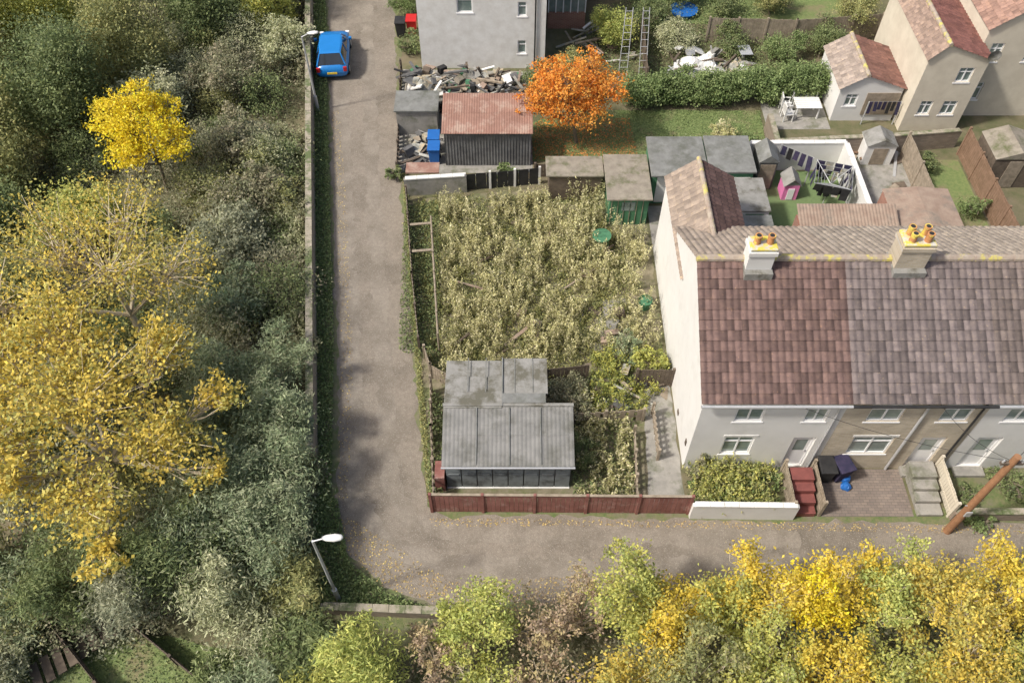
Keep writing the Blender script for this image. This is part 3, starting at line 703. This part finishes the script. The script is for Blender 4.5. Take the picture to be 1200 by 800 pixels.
# ================================================================ BACK HOUSES
e=empty('white_house')
ops=[(.3,.75,.9,1.7),(.3,.75,3.1,3.9),(-2.8,-2.0,3.3,4.3)]
frontwall(e,-4.85,1.75,39.6,0,5.6,ops,M['white'])
for o in ops: window(e,*o,39.65,bars=0)
b=MB();b.quad([(-4.85,48,0),(-4.85,39.6,0),(-4.85,39.6,5.6),(-4.85,43.8,7.8),(-4.85,48,5.6)]);b.quad([(1.75,39.6,0),(1.75,48,0),(1.75,48,5.6),(1.75,43.8,7.8),(1.75,39.6,5.6)]);b.quad([(1.75,48,0),(-4.85,48,0),(-4.85,48,5.6),(1.75,48,5.6)])
b.build('walls',M['render'],e)
tiles('roof_front',(-5,39.4,5.55),(1.9,39.4,5.55),(-5,43.8,7.85),14,.24,(.2,.1,.08),e);tiles('roof_rear',(-5,48.2,5.55),(1.9,48.2,5.55),(-5,43.8,7.85),14,.24,(.2,.1,.08),e)
b=MB();b.cyl((1.2,39.53,0),(1.2,39.53,5.5),.04,.04,8);b.cyl((-4.85,39.55,5.5),(1.75,39.55,5.5),.05,.05,8);b.build('pipes',M['black'],e)
e=empty('red_brick_house')
ops=[(2.6,3.5,1.0,2.1),(4.4,5.3,1.0,2.1),(2.6,3.5,3.3,4.3),(4.6,5.5,3.3,4.3)]
frontwall(e,1.9,6.6,46.5,0,5.2,ops,M['red_x'])
for o in ops: window(e,*o,46.55)
b=MB();b.quad([(1.9,54,0),(1.9,46.5,0),(1.9,46.5,5.2),(1.9,50.2,7.3),(1.9,54,5.2)]);b.quad([(6.6,46.5,0),(6.6,54,0),(6.6,54,5.2),(6.6,50.2,7.3),(6.6,46.5,5.2)]);b.quad([(6.6,54,0),(1.9,54,0),(1.9,54,5.2),(6.6,54,5.2)]);b.build('walls',M['red_y'],e)
tiles('roof_front',(1.8,46.3,5.15),(6.7,46.3,5.15),(1.8,50.2,7.35),12,.24,(.18,.12,.1),e);tiles('roof_rear',(1.8,54.2,5.15),(6.7,54.2,5.15),(1.8,50.2,7.35),12,.24,(.18,.12,.1),e)
e=empty('glazed_porch')
box('base_wall',2.0,4.1,43.3,46.4,0,1.0,M['red_x'],e)
b=MB()
for x in np.linspace(2.0,4.05,6): b.box(x,x+.06,43.3,43.36,1.0,2.1,0)
b.box(2.0,4.1,43.28,43.37,2.05,2.15,0);b.box(2.05,4.05,43.39,43.41,1.0,2.05,1);b.box(2.02,2.04,43.4,46.3,1.0,2.05,1)
b.build('frames',[M['upvc'],M['glass']],e)
b=MB();b.box(1.95,4.2,43.15,46.45,2.2,2.28,0,0,(R(6),0));b.build('roof',M['feltlight'],e)
e=empty('gabled_annexe')
def gable_y(e,x0,x1,y0,y1,ze,xr,zr,wm,wmy,cL,cR,rows=6,ops=()):
    frontwall(e,x0,x1,y0,0,ze,list(ops),M[wm])
    for o in ops: window(e,*o,y0+.05)
    b=MB();b.quad([(x0,y0,ze),(x1,y0,ze),(xr,y0,zr)]);b.quad([(x0,y1,0),(x0,y0,0),(x0,y0,ze),(x0,y1,ze)]);b.quad([(x1,y0,0),(x1,y1,0),(x1,y1,ze),(x1,y0,ze)]);b.quad([(x1,y1,0),(x0,y1,0),(x0,y1,ze),(xr,y1,zr),(x1,y1,ze)])
    b.build('walls',M[wmy],e)
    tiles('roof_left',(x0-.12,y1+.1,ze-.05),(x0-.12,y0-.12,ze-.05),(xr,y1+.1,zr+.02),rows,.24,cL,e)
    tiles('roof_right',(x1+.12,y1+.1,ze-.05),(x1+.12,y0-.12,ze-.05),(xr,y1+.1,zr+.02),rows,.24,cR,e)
    ridge(e,(xr,y1+.1,zr+.04),(xr,y0-.12,zr+.04),.1,'ridge')
gable_y(e,16.2,19.3,35.2,38.6,2.0,17.3,2.7,'render','render',(.34,.28,.235),(.22,.115,.09),5,[(16.6,17.2,.9,1.6)])  # sunlit left slope and shaded right slope are put into the roof colours
b=MB();b.box(17.6,19.25,35.15,35.19,.4,1.7,0);b.build('brown_panel',M['timber'],e)
e=empty('cream_house')
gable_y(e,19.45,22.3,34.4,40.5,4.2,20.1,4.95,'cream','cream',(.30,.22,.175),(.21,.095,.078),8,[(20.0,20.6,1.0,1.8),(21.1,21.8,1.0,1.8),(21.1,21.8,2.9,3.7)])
e=empty('cream_house')
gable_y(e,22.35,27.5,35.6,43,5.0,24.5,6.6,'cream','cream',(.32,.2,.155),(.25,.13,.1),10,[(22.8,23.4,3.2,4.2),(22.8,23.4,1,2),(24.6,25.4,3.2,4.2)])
e=empty('satellite_dish');b=MB();n=16
for r,zz in((.0,0),(.16,.02),(.3,.08)):
    for i in range(n):
        a=2*math.pi*i/n;b.v.append((22.2+r*math.cos(a),34.15-zz,4.55+r*math.sin(a)))
for s in range(2):
    for i in range(n):
        j=(i+1)%n;b.f.append((s*n+i,s*n+j,(s+1)*n+j,(s+1)*n+i));b.m.append(0)
b.cyl((22.2,34.4,4.5),(22.2,34.15,4.5),.025,.025,6);b.cyl((22.2,34.15,4.3),(22.2,33.8,4.45),.015,.015,6)
b.build('dish_and_bracket',M['feltlight'],e)
e=empty('red_brick_building')
ops=[(17.2,18,3.2,4.2),(19.2,20,3.2,4.2)]
frontwall(e,15.8,21.5,48.5,0,5.2,ops,M['red_x'])
for o in ops: window(e,*o,48.55)
box('walls',15.8,21.5,48.62,55,0,5.2,M['red_y'],e);tiles('roof_front',(15.6,48.3,5.2),(21.7,48.3,5.2),(15.6,51.9,7.2),12,.24,(.2,.12,.09),e);tiles('roof_rear',(15.6,55.2,5.2),(21.7,55.2,5.2),(15.6,51.9,7.2),12,.24,(.2,.12,.09),e)
for nm,x0,x1,y0,y1,h,wm,rm in (('timber_shed',22.2,24.4,30.2,32.2,1.9,'timberdark','feltbrown'),('garden_store',16.9,18.4,31.8,32.9,1.3,'white','feltlight'),('grey_shed',11.35,12.3,30.1,31.4,1.8,'tin','felt'),('brown_outbuilding',16.3,19.2,25.6,28.0,2.15,'red_x','rustbrown')):
    e=empty(nm); box('walls',x0+.05,x1-.05,y0+.05,y1-.05,0,h-.15,M[wm],e)
    xm=(x0+x1)/2; g=.0 if nm=='brown_outbuilding' else .25
    b=MB()
    b.quad([(x0,y0,h-.14),(xm,y0,h+g),(xm,y1,h+g),(x0,y1,h-.14)]);b.quad([(xm,y0,h+g),(x1,y0,h-.14),(x1,y1,h-.14),(xm,y1,h+g)])
    b.quad([(x0,y0,h-.145),(x1,y0,h-.145),(xm,y0,h+g-.005)]);b.quad([(x1,y1,h-.145),(x0,y1,h-.145),(xm,y1,h+g-.005)])
    o=b.build('pitched_roof',M[rm],e)
    box('door',xm-.35,xm+.35,y0+.02,y0+.048,.05,h-.3,M['timber'],e)
e=empty('corrugated_lean_to');box('walls',12.2,16.2,25.0,26.4,0,2.0,M['red_x'],e);sheetroof('roof',(12.1,24.9,2.1),(16.3,24.9,2.1),(12.1,26.5,2.55),'rustbrown',e,.14,.015)
wallseg('white_courtyard_wall',[(11.2,31.55),(15.7,31.6)],1.6,.2,'render','white');wallseg('white_courtyard_wall',[(15.7,31.5),(15.75,26.5)],1.6,.2,'render','white')
wallseg('garden_brick_wall',[(12.8,34.4),(12.8,32.4),(19.3,32.9),(21.8,33.2)],1.0,.2,'stone_x','cope')
fence('brown_panel_fence',[(21.9,32.6),(21.9,25.5)],1.6,'timberbrown',.15,1.8)
fence('brown_panel_fence',[(19.0,32.4),(19.0,28.2)],1.5,'timber',.15,1.8)
fence('back_garden_fence',[(10.8,42.0),(15.5,41.8),(22,42.6)],1.5,'timber',.15,1.8)
fence('back_garden_fence',[(7,37.6),(7.2,42.5)],1.4,'timberdark',.15,1.8)
fence('lawn_fence',[(1.1,31.0),(6.2,31.0)],.8,'timberdark',.2,1.6)
e=empty('playhouse');box('walls',12.6,13.3,29.4,30.2,0,.9,M['pink'],e)
b=MB();b.quad([(12.52,29.32,.88),(12.95,29.32,1.3),(12.95,30.28,1.3),(12.52,30.28,.88)]);b.quad([(12.95,29.32,1.3),(13.38,29.32,.88),(13.38,30.28,.88),(12.95,30.28,1.3)]);b.quad([(12.6,29.4,.9),(13.3,29.4,.9),(12.95,29.4,1.24)]);b.build('roof',M['feltlight'],e)
box('door',12.8,13.1,29.37,29.397,.05,.7,M['upvc'],e)
e=empty('rotary_clothes_dryer');b=MB();cx,cy=14.5,29.1
b.cyl((cx,cy,0),(cx,cy,1.9),.025,.025,8)
pts=[]
for i in range(4):
    a=i*math.pi/2+.5;p=(cx+1.15*math.cos(a),cy+1.15*math.sin(a),1.85);pts.append(p);b.cyl((cx,cy,1.3),p,.02,.015,6)
f=lambda p,q:(cx+(p[0]-cx)*q,cy+(p[1]-cy)*q,1.3+(1.85-1.3)*q)
for q in(.4,.6,.8,1):
    for i in range(4): b.cyl(f(pts[i],q),f(pts[(i+1)%4],q),.008,.008,4)
b.build('frame_and_lines',M['galv'],e)
b=MB()
for qq in (1,.8,.6):
    for i in range(4):
        a=np.array(f(pts[i],qq));c=np.array(f(pts[(i+1)%4],qq))
        for k in range(4):
            if rng.random()<.25: continue
            t=.04+.24*k;p=a+(c-a)*t;q=a+(c-a)*(t+.21);dz=rng.uniform(.35,.75);s=rng.normal(size=3)*.06;s[2]=0
            b.quad([p,q,q-[0,0,dz]+s,p-[0,0,dz]+s],int(rng.choice([0,0,0,2,2,1])))
b.build('hanging_clothes',[M['navy'],M['tarp'],M['black']],e)
def line(name,p0,p1,n,ms,z=1.7):
    e=empty(name);b=MB();b.cyl((p0[0],p0[1],0),(p0[0],p0[1],z),.03,.03,6);b.cyl((p1[0],p1[1],0),(p1[0],p1[1],z),.03,.03,6);b.cyl((*p0,z),(*p1,z),.006,.006,4);b.build('posts_and_line',M['galv'],e)
    b=MB();a=np.array([*p0,z]);c=np.array([*p1,z])
    for i in range(n):
        t=(i+.15)/n;t2=(i+.9)/n;p=a+(c-a)*t;q=a+(c-a)*t2;d=rng.uniform(.45,.8);s=np.array([rng.normal()*.03,rng.normal()*.08,-d]);b.quad([p,q,q+s,p+s],int(rng.integers(0,len(ms))))
    b.build('hanging_washing',[M[m] for m in ms],e)
line('washing_line',(12.6,31.3),(13.9,30.4),5,('navy','navy','black'));line('washing_line',(17.7,34.9),(19.3,34.9),7,('navy','navy','black'),1.4)
e=empty('white_garden_table',(15.0,35.7,0));b=MB()
for i in range(6): b.box(-.65,.65,-.45+i*.15,-.32+i*.15,.7,.74,0)
for sx in(-.55,.55):
    for sy in(-.35,.35): b.box(sx-.035,sx+.035,sy-.035,sy+.035,0,.7,0)
b.build('slatted_top_and_legs',M['white'],e,.008)
def chair(x,y,rot):
    e=empty('white_garden_chair',(x,y,0));e.rotation_euler=(0,0,rot);b=MB()
    b.box(-.25,.25,-.25,.25,.42,.46,0)
    for sx in(-.22,.22):
        b.box(sx-.025,sx+.025,-.25,-.2,0,.42,0);b.box(sx-.025,sx+.025,.2,.25,0,.95,0);b.box(sx-.03,sx+.03,-.25,.2,.64,.67,0)
        b.box(sx-.02,sx+.02,-.24,-.2,.46,.64,0)
    for i in range(5): b.box(-.2+i*.085,-.15+i*.085,.21,.24,.46,.9,0)
    b.box(-.25,.25,.2,.25,.88,.96,0);b.build('chair_frame',M['white'],e)
chair(14.0,35.3,R(95));chair(14.0,36.0,R(85))
e=empty('white_garden_bench',(15.1,36.75,0));b=MB();b.box(-.65,.65,-.25,.25,.42,.46,0)
for sx in(-.6,.6): b.box(sx-.03,sx+.03,-.25,-.19,0,.65,0);b.box(sx-.03,sx+.03,.19,.25,0,.95,0);b.box(sx-.035,sx+.035,-.25,.19,.65,.68,0)
for i in range(10): b.box(-.55+i*.12,-.5+i*.12,.2,.24,.46,.9,0)
b.box(-.63,.63,.19,.25,.88,.95,0);b.build('bench_frame',M['white'],e)
e=empty('patio_bench_table',(14.9,28.0,0));b=MB();b.box(-.55,.55,-.35,.35,.4,.45,0)
for sx in(-.5,.5):
    for sy in(-.3,.3): b.box(sx-.03,sx+.03,sy-.03,sy+.03,0,.4,0)
b.build('table_top_and_legs',M['tin'],e)
e=empty('green_plastic_table',(3.95,26.3,0));b=MB();b.cyl((0,0,.82),(0,0,.86),.42,.42,20)
for i in range(4):
    a=i*math.pi/2;b.cyl((.25*math.cos(a),.25*math.sin(a),.82),(.34*math.cos(a),.34*math.sin(a),0),.03,.03,6)
b.build('top_and_legs',M['green'],e)
e=empty('green_garden_tub',(5.6,22.9,0));b=MB();b.cyl((0,0,0),(0,0,.5),.2,.3,16,cap=False);b.cyl((0,0,.0),(0,0,.38),.2,.26,16);b.build('tub',M['green'],e)
fence('dark_panel_fence',[(4.85,18.9),(6.25,18.9)],1.1,'timberdark',.15,1.4)
fence('white_post_fence',[(4.45,13.6),(4.6,16.6)],.7,'timber',.5,1.2,.4,'timber')
fence('timber_rail_fence',[(2.1,17.1),(5.0,17.3)],.8,'timber',.3,1.3,.12)
fence('garden_gate',[(5.4,17.6),(5.4,15.6)],.7,'timber',.25,1.4,.12)
fence('plot_divider_fence',[(2.95,19.2),(1.3,19.0)],1.0,'timberdark',.15,1.5)
junk('side_garden_clutter',3.3,6.1,17.5,19.8,16,.3,('timber','tin','timberdark','tarp'))

# ================================================================ VEGETATION
PLOT=[(-3.4,20),(-4.6,29.2),(4.3,29.9),(4.3,27.6),(5,27.5),(5,20.3),(2.9,20.0),(1.6,18.8),(-2.2,18.9)]
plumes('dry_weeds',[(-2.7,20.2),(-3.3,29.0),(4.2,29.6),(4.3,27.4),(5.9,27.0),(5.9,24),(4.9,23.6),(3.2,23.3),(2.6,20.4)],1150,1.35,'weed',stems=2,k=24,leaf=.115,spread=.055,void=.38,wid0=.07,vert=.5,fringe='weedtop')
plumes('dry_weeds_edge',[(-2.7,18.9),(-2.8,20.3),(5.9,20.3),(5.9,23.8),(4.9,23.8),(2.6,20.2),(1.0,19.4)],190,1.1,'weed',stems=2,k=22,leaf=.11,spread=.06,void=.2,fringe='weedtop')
plumes('green_weeds',PLOT,320,.5,'olive',void=0)
plumes('side_weeds',[(2.4,13.8),(4.3,13.8),(4.4,17),(2.4,18.6)],190,.9,'weed',stems=2,k=20,spread=.06,void=0)
plumes('side_weeds',[(3.1,17.5),(5,17.5),(5.9,19.2),(5.9,20.4),(3.1,20.4)],120,.8,'yg',stems=3,spread=.06,void=0)
plumes('front_garden_plants',[(6.6,13.6),(9.7,13.6),(9.7,15.1),(6.6,15.1)],170,.95,'weed',stems=4,leaf=.14,void=.1,spread=.12,fringe='yg')
plumes('front_garden_greens',[(6.6,13.6),(9.7,13.6),(9.7,15.1),(6.6,15.1)],110,.6,'ivy',stems=4,leaf=.14,void=0,spread=.12)
plumes('verge_reeds',[(wallx(34)-.2,34),(wallx(34)-1.8,34),(wallx(20)-1.6,20),(wallx(20)-.2,20)],330,.95,'pale',void=.1,leaf=.14)
plumes('verge_reeds',[(wallx(58)-.2,58),(wallx(58)-2,58),(wallx(38)-1.8,38),(wallx(38)-.2,38)],300,.9,'bramble',void=.1,leaf=.14)
cover('ground_weeds',PLOT,26000,'olive',.10,.22)
cover('grass_tufts',[(-4.6,20.6),(-5,29),(-3.4,29),(-2.9,20)],6000,'green',.1,.4)
cover('grass_tufts',[(2.2,13.7),(4.4,13.7),(4.8,19.5),(2.2,19.5)],5000,'green',.1,.3)
cover('grass_tufts',[(-3.0,13.6),(-2.45,13.6),(-2.4,18),(-3.3,18.6)],1800,'green',.1,.4)
cover('verge_weeds',[(wallx(60)+.2,60),(wallx(14)+.1,14),(-6.5,14),(-7.3,21),(-8.4,28.5),(-9.5,36),(-10.9,46)],15000,'ivy',.11,.25)
cover('verge_weeds',[(-7.2,14),(-6.3,14),(-5.6,11.6),(-4.2,10.5),(-2.4,9.9),(-6.5,9.9)],6000,'ivy',.1,.25)
cover('verge_weeds',[(-3.0,13.75),(-3.5,17),(-4.35,23.4),(-5.3,31.3),(-5.1,31.3),(-4.1,23.4),(-2.85,14)],3500,'olive',.09,.2)
cover('leaf_litter',[(-6.3,13.5),(-5.6,11.8),(-4.3,10.7),(-2.3,10.1),(3,10.4),(18,10.9),(18,11.5),(4,11.2),(-2,10.9),(-5.2,12.9)],2600,'litter',.06,.01,6,.7,'litter')
cover('leaf_litter',[(-3,13.25),(18,12.95),(18,12.6),(2,12.95),(-2.8,12.9)],900,'litter',.06,.01,6,.7,'litter')
cover('leaf_litter',[(-7.0,21),(-8.2,29),(-9.3,36),(-8.9,36),(-7.7,29),(-6.4,20),(-5.9,14),(-6.3,14)],700,'litter',.06,.01,6,.7,'litter')
cover('fallen_orange_leaves',[(1.1,32.2),(6.2,32.2),(6,35.4),(1.1,35)],2600,'olit',.09,.02,5,.7,'litter')
cover('lawn_tufts',[(1,32.1),(12.5,32.0),(12.8,36),(3,36),(1,35)],14000,'ivy',.07,.08)
cover('clearing_tufts',[(-17.5,3),(-7.5,3),(-8.8,8.6),(-11.2,9.1),(-17.5,8.8)],9000,'green',.1,.15)
bl=[]
for y in np.arange(15.5,58,1.1):
    if rng.random()<.4: bl.append((wallx(y)-.2+rng.normal()*.1,y,.95,.33,rng.uniform(.4,.9),.3))
V,C,_=crown(bl,.11,170,'bramble'); quad_mesh('wall_ivy',V,C,np.zeros(len(C)),[M['leaf']])
bl=[(x,36.4+ (x-6)*.09+rng.normal()*.15,1.0+rng.normal()*.08,.75,.75,.8) for x in np.arange(6.2,17.3,.55)]
tree('ivy_hedge',(11,36.8),2,bl,'ivy',.12,300,.05,3,shell=.3)
tree('orange_tree',(3.2,33.5),4.6,[(2.8,33.7,3.1,1.7,1.5,1.2),(1.4,33.6,2.9,1.0,1.1,.9),(4.2,33.9,2.9,1.1,1.2,.9),(2.6,33.2,4.0,1.1,1.0,.8),(2.9,33,2.3,1.6,1.1,.7),(1.8,34.4,3.7,.8,.8,.6),(4.6,33.3,3.4,.7,.7,.5),(3.7,34.6,4.1,.7,.7,.5),(.8,33.2,2.5,.6,.6,.5)],'orange',.13,130,.1,44,aspect=.5,clump=.26)
mounds=[]
for i in range(640):
    y=rng.uniform(7,58); x=rng.uniform(-40,wallx(y)-.9)
    if y<9.3 and -15.5<x<-9: continue
    r=rng.uniform(.7,1.7);h=rng.uniform(.6,2.5);mounds.append((x,y,r,h))
for pal,nm,a,bb,lf in (('bramble','bramble_undergrowth',0,.30,.12),('grey','buddleia_undergrowth',.30,.48,.13),('green','scrub_undergrowth',.48,.62,.12),('olive','autumn_undergrowth',.62,.84,.12),('pale','dry_grass_undergrowth',.84,1.01,.14)):
    sel=[m for m in mounds[int(a*len(mounds)):int(bb*len(mounds))]]
    V,C,_=crown([(x,y,h*.4,r,r,h*.62) for x,y,r,h in sel],lf,150,pal,.5 if pal!='pale' else .3,.32,.35)
    quad_mesh(nm,V,C,np.zeros(len(C)),[M['leaf']])
cover('woodland_floor_cover',[(-40,58),(wallx(58)-.3,58),(wallx(15)-.3,15),(-8,10),(-30,8)],60000,'bramble',.15,.5)
tree('yellow_autumn_tree',(-14.2,14.6),8,[(-14,15.2,5.2,2.6,2.2,1.6),(-11.4,14.2,4.2,1.6,1.6,1.2),(-16.6,13.5,4.7,1.9,1.9,1.3),(-15,17.6,5.6,2.0,1.7,1.3),(-13.2,11.8,4.2,1.8,1.4,1.1),(-17.3,16.6,5,1.9,1.8,1.3),(-11.9,17.2,5,1.3,1.3,.9),(-9.9,15.9,3.8,.9,.9,.6),(-15.1,12.1,5.2,1.1,1,.8),(-9.8,13.2,3.4,.8,.7,.5),(-12.4,10.2,3.6,.9,.8,.6)],'gold',.15,80,.18,70,'barkpale',.6,.27,.75)
tree('bare_autumn_tree',(-14.6,20.6),7.5,[(-14.5,20.4,5.8,2.6,2.4,1.7),(-16.8,21.5,5.4,2.2,2.2,1.5),(-12.4,20.8,5,1.8,1.8,1.4),(-14.5,22.8,5.6,2.2,1.8,1.3),(-18.4,19,5,2,2,1.4)],'gold',.13,30,.17,90,'barkpale',.6,.32,.6)
tree('bright_yellow_tree',(-16.3,30.0),5.4,[(-16.3,29.8,3.9,1.4,1.3,1.2),(-15.0,29.6,3.5,1.0,1.0,.8),(-17.4,30.2,4.3,1.0,.9,.9),(-16.1,30.8,4.9,.8,.8,.7),(-16.8,29.0,3.1,.9,.9,.6),(-15.2,30.8,4.4,.6,.6,.5)],'bright',.13,170,.1,30,clump=.28)
for (x,y,h,r,p) in [(-21.7,34,6.5,2.8,'green'),(-24,30,5.5,2.4,'olive'),(-19.5,38,6,2.4,'olive'),(-16.5,42,5,2.4,'green'),(-25,40,7,3.0,'yg'),(-21,46,7,3.0,'green'),(-14,46,5,2.2,'olive'),(-14.5,37,3.0,1.8,'bramble'),(-13,32,2.6,1.6,'bramble'),(-22.5,26,4.5,2.2,'green'),(-20,22,4.8,2.0,'olive'),(-27,35,7,2.8,'olive'),(-13,49,5,2.4,'yg'),(-12.2,40,2.6,1.4,'pale'),(-12.2,26,2.4,1.6,'grey'),(-11.4,22.5,2.4,1.5,'willow'),(-19,26.5,3.6,1.8,'yg'),(-11.3,29,2.2,1.3,'bramble'),(-28,44,7,3.2,'green'),(-30,28,6,2.8,'green'),(-26,22,6,2.8,'gold'),(-22,17,6,2.6,'gold'),(-17.5,34.5,3.6,1.6,'pale'),(-13.6,43,3.2,1.5,'yg')]:
    shrub('broadleaf_tree' if h>4 else 'wild_shrub',x,y,h,r,p,.14,140,clump=.32)
for (x,y,h,r,p) in [(-9.0,18.6,2.8,1.4,'willow'),(-8.6,16.2,3.3,1.6,'willow'),(-8.0,13.6,3.3,1.6,'willow'),(-10.4,13.2,3.8,1.9,'willow'),(-8.4,11.4,3.4,1.7,'willow'),(-10.6,10.9,3.6,1.7,'green'),(-7.1,10.4,2.4,1.1,'olive'),(-10.8,17.8,3,1.6,'willow'),(-9.5,9.9,3.3,1.2,'pale'),(-12.2,10.2,3.2,1.5,'grey'),(-14.2,10.6,3.0,1.6,'green'),(-16.4,10.0,2.8,1.5,'willow'),(-18.2,10.4,3.2,1.8,'olive'),(-6.6,8.4,2.3,1.4,'green'),(-7.6,7.0,2.2,1.1,'willow'),(-8.9,7.6,1.6,.9,'green'),(-15.9,8.0,1.5,.8,'pale'),(-4.3,7.6,3.5,1.3,'lime'),(-5.8,6.4,2.8,1.3,'yg')]:
    shrub('willow_shrub' if p=='willow' else 'wild_shrub',x,y,h,r,p,.16,185,aspect=.26,clump=.34)
fence('boundary_fence',[(-12.2,9.2),(-9.2,7.2)],.8,'timberdark')
b=MB()
for i in range(8): b.box(-15.1+i*.28,-14.83+i*.28,7.3+i*.24,8.2+i*.24,.2,.26,0,R(35))
b.build('timber_decking',M['timberdark'])
fence('timber_fence',[(-17,11.2),(-12.8,7.4)],.8,'timberdark')
row=[(-.9,8.9,4.2,1.3,'lime',0),(.9,9.0,3.6,1.2,'twig',1),(2.0,9.4,3.8,1.1,'twig',1),(3.4,9.3,4.9,1.25,'yg',0),(4.9,9.0,4.4,1.2,'yellow',0),(6.2,9.2,4.2,1.1,'yg',0),(7.5,9.4,4.6,1.2,'yellow',0),(8.9,9.4,4.8,1.2,'bright',0),(10.3,9.5,4.6,1.15,'yellow',0),(11.6,9.5,4.7,1.2,'lime',0),(13.1,9.4,4.8,1.3,'gold',0),(14.8,9.6,4.6,1.3,'yellow',0),(16.5,9.5,4.6,1.3,'lime',0),(18.3,9.5,4.6,1.3,'yg',0),(20.5,9.5,4.6,1.5,'yellow',0),
(-2.3,8.0,2.6,1.1,'twig',1),(-.6,6.8,3.0,1.2,'yg',0),(1.3,6.9,3.4,1.3,'twig',1),(3.3,6.8,3.8,1.4,'gold',0),(5.2,6.9,4.0,1.4,'olive',0),(7.2,6.9,4.2,1.4,'yg',0),(9.3,7.0,4.2,1.4,'yellow',0),(11.3,7.0,4.2,1.4,'yg',0),(13.4,7.0,4.2,1.5,'gold',0),(15.6,7.1,4.2,1.5,'yg',0),(17.8,7.1,4.2,1.6,'olive',0),(2,4.6,3.4,1.7,'olive',0),(5.4,4.6,3.6,1.7,'yg',0),(9,4.7,3.8,1.8,'yg',0),(12.6,4.7,3.8,1.8,'yellow',0)]
for (x,y,h,r,p,tw) in row:
    bl=[(x,y,h*.62,r*.8,r*.75,h*.25)]
    for i in range(8):
        a=rng.uniform(0,6.28);q=rng.uniform(.4,1.05)*r;bl.append((x+math.cos(a)*q,y+math.sin(a)*q*.85,h*rng.uniform(.4,.98),r*rng.uniform(.25,.42),r*rng.uniform(.25,.42),h*rng.uniform(.08,.14)))
    tree('bare_hedgerow_tree' if tw else 'autumn_hedgerow_tree',(x,y),h,bl,p,.11,55 if tw else 165,.06,50 if tw else 20,'barkpale',clump=.4)
cover('hedgerow_undergrowth',[(-3,9.6),(22,10.4),(22,2),(-6,2)],26000,'bramble',.13,.6)
cover('hedgerow_undergrowth_fringe',[(-2.2,9.7),(22,10.9),(22,9.8),(-2,9.0)],9000,'olive',.12,.5)
cover('garden_undergrowth',[(1,36),(14,37.4),(14.5,47),(7,47),(1.9,39)],14000,'green',.12,.5)
for (x,y,h,r,p) in [(5.5,19.6,1.3,.7,'yg'),(2.2,18.0,1.5,.9,'bramble'),(2.7,15.6,.9,.6,'green'),(4.6,20.3,1.1,.6,'willow'),(5.7,41.5,2.4,1.3,'lime'),(7.8,43.3,2.0,1.1,'green'),(9,41.2,1.7,1.2,'pale'),(12,41,1.5,1.0,'green'),(14.5,40.4,1.6,1.1,'ivy'),(17,40.9,1.8,1.2,'green'),(19.3,43,2.2,1.3,'olive'),(8.4,31.9,1.5,.8,'willow'),(10.4,33.6,1.2,.6,'weed'),(11.8,33.2,.8,.5,'ivy'),(-.2,30.9,.8,.5,'ivy'),(2.7,31,1.2,.6,'pale'),(1.4,37.6,1.6,.9,'green'),(2.9,38.4,2.0,1.0,'olive'),(-6.0,44.6,2.2,1.0,'ivy'),(-5.5,41,1.2,.7,'green'),(-5.6,30.8,.8,.4,'green'),(19.9,31.5,1,.6,'green'),(21,28.5,1,.6,'ivy'),(20.3,25.2,1,.8,'green'),(18,14.4,.7,.7,'green'),(19.5,14.2,.8,.6,'ivy'),(16.5,14.0,.6,.5,'green'),(16.3,12.9,.6,.5,'ivy'),(12,44.5,1.6,1.0,'green'),(15,45,2,1.2,'olive'),(9.5,45.6,2,1.2,'green'),(-7.2,15,.7,.5,'green'),(6.9,14.9,1.1,.4,'bramble')]:
    shrub('garden_shrub',x,y,h,r,p,.09,300)
b=MB();b.cyl((9.9,44.8,.1),(9.9,44.8,.3),.7,.8,24);b.build('paddling_pool',M['blue'])

# ================================================================ LIGHT + CAMERA
w=bpy.data.worlds.new('World');scene.world=w;w.use_nodes=True;nt=w.node_tree
sky=nt.nodes.new('ShaderNodeTexSky');sky.sky_type='NISHITA';sky.sun_disc=False
el,az=R(50),math.atan2(-1,-.35)
sky.sun_elevation=el;sky.sun_rotation=az;sky.dust_density=5.0;sky.air_density=1.0;sky.ozone_density=.4
nt.links.new(sky.outputs[0],nt.nodes['Background'].inputs['Color']);nt.nodes['Background'].inputs['Strength'].default_value=.15
sd=bpy.data.lights.new('sun','SUN');sd.energy=4.2;sd.angle=R(5);sd.color=(1,.95,.87)
so=bpy.data.objects.new('sun',sd);col.objects.link(so)
so.rotation_euler=Vector((math.sin(az)*math.cos(el),math.cos(az)*math.cos(el),math.sin(el))).to_track_quat('Z','Y').to_euler()
cd=bpy.data.cameras.new('camera');cd.lens=30;cd.sensor_width=36;cd.clip_end=1000
co=bpy.data.objects.new('camera',cd);col.objects.link(co);co.location=(0,0,28);co.rotation_euler=(R(37),0,0)
scene.camera=co
scene.view_settings.view_transform='Standard';scene.view_settings.look='None';scene.view_settings.exposure=0
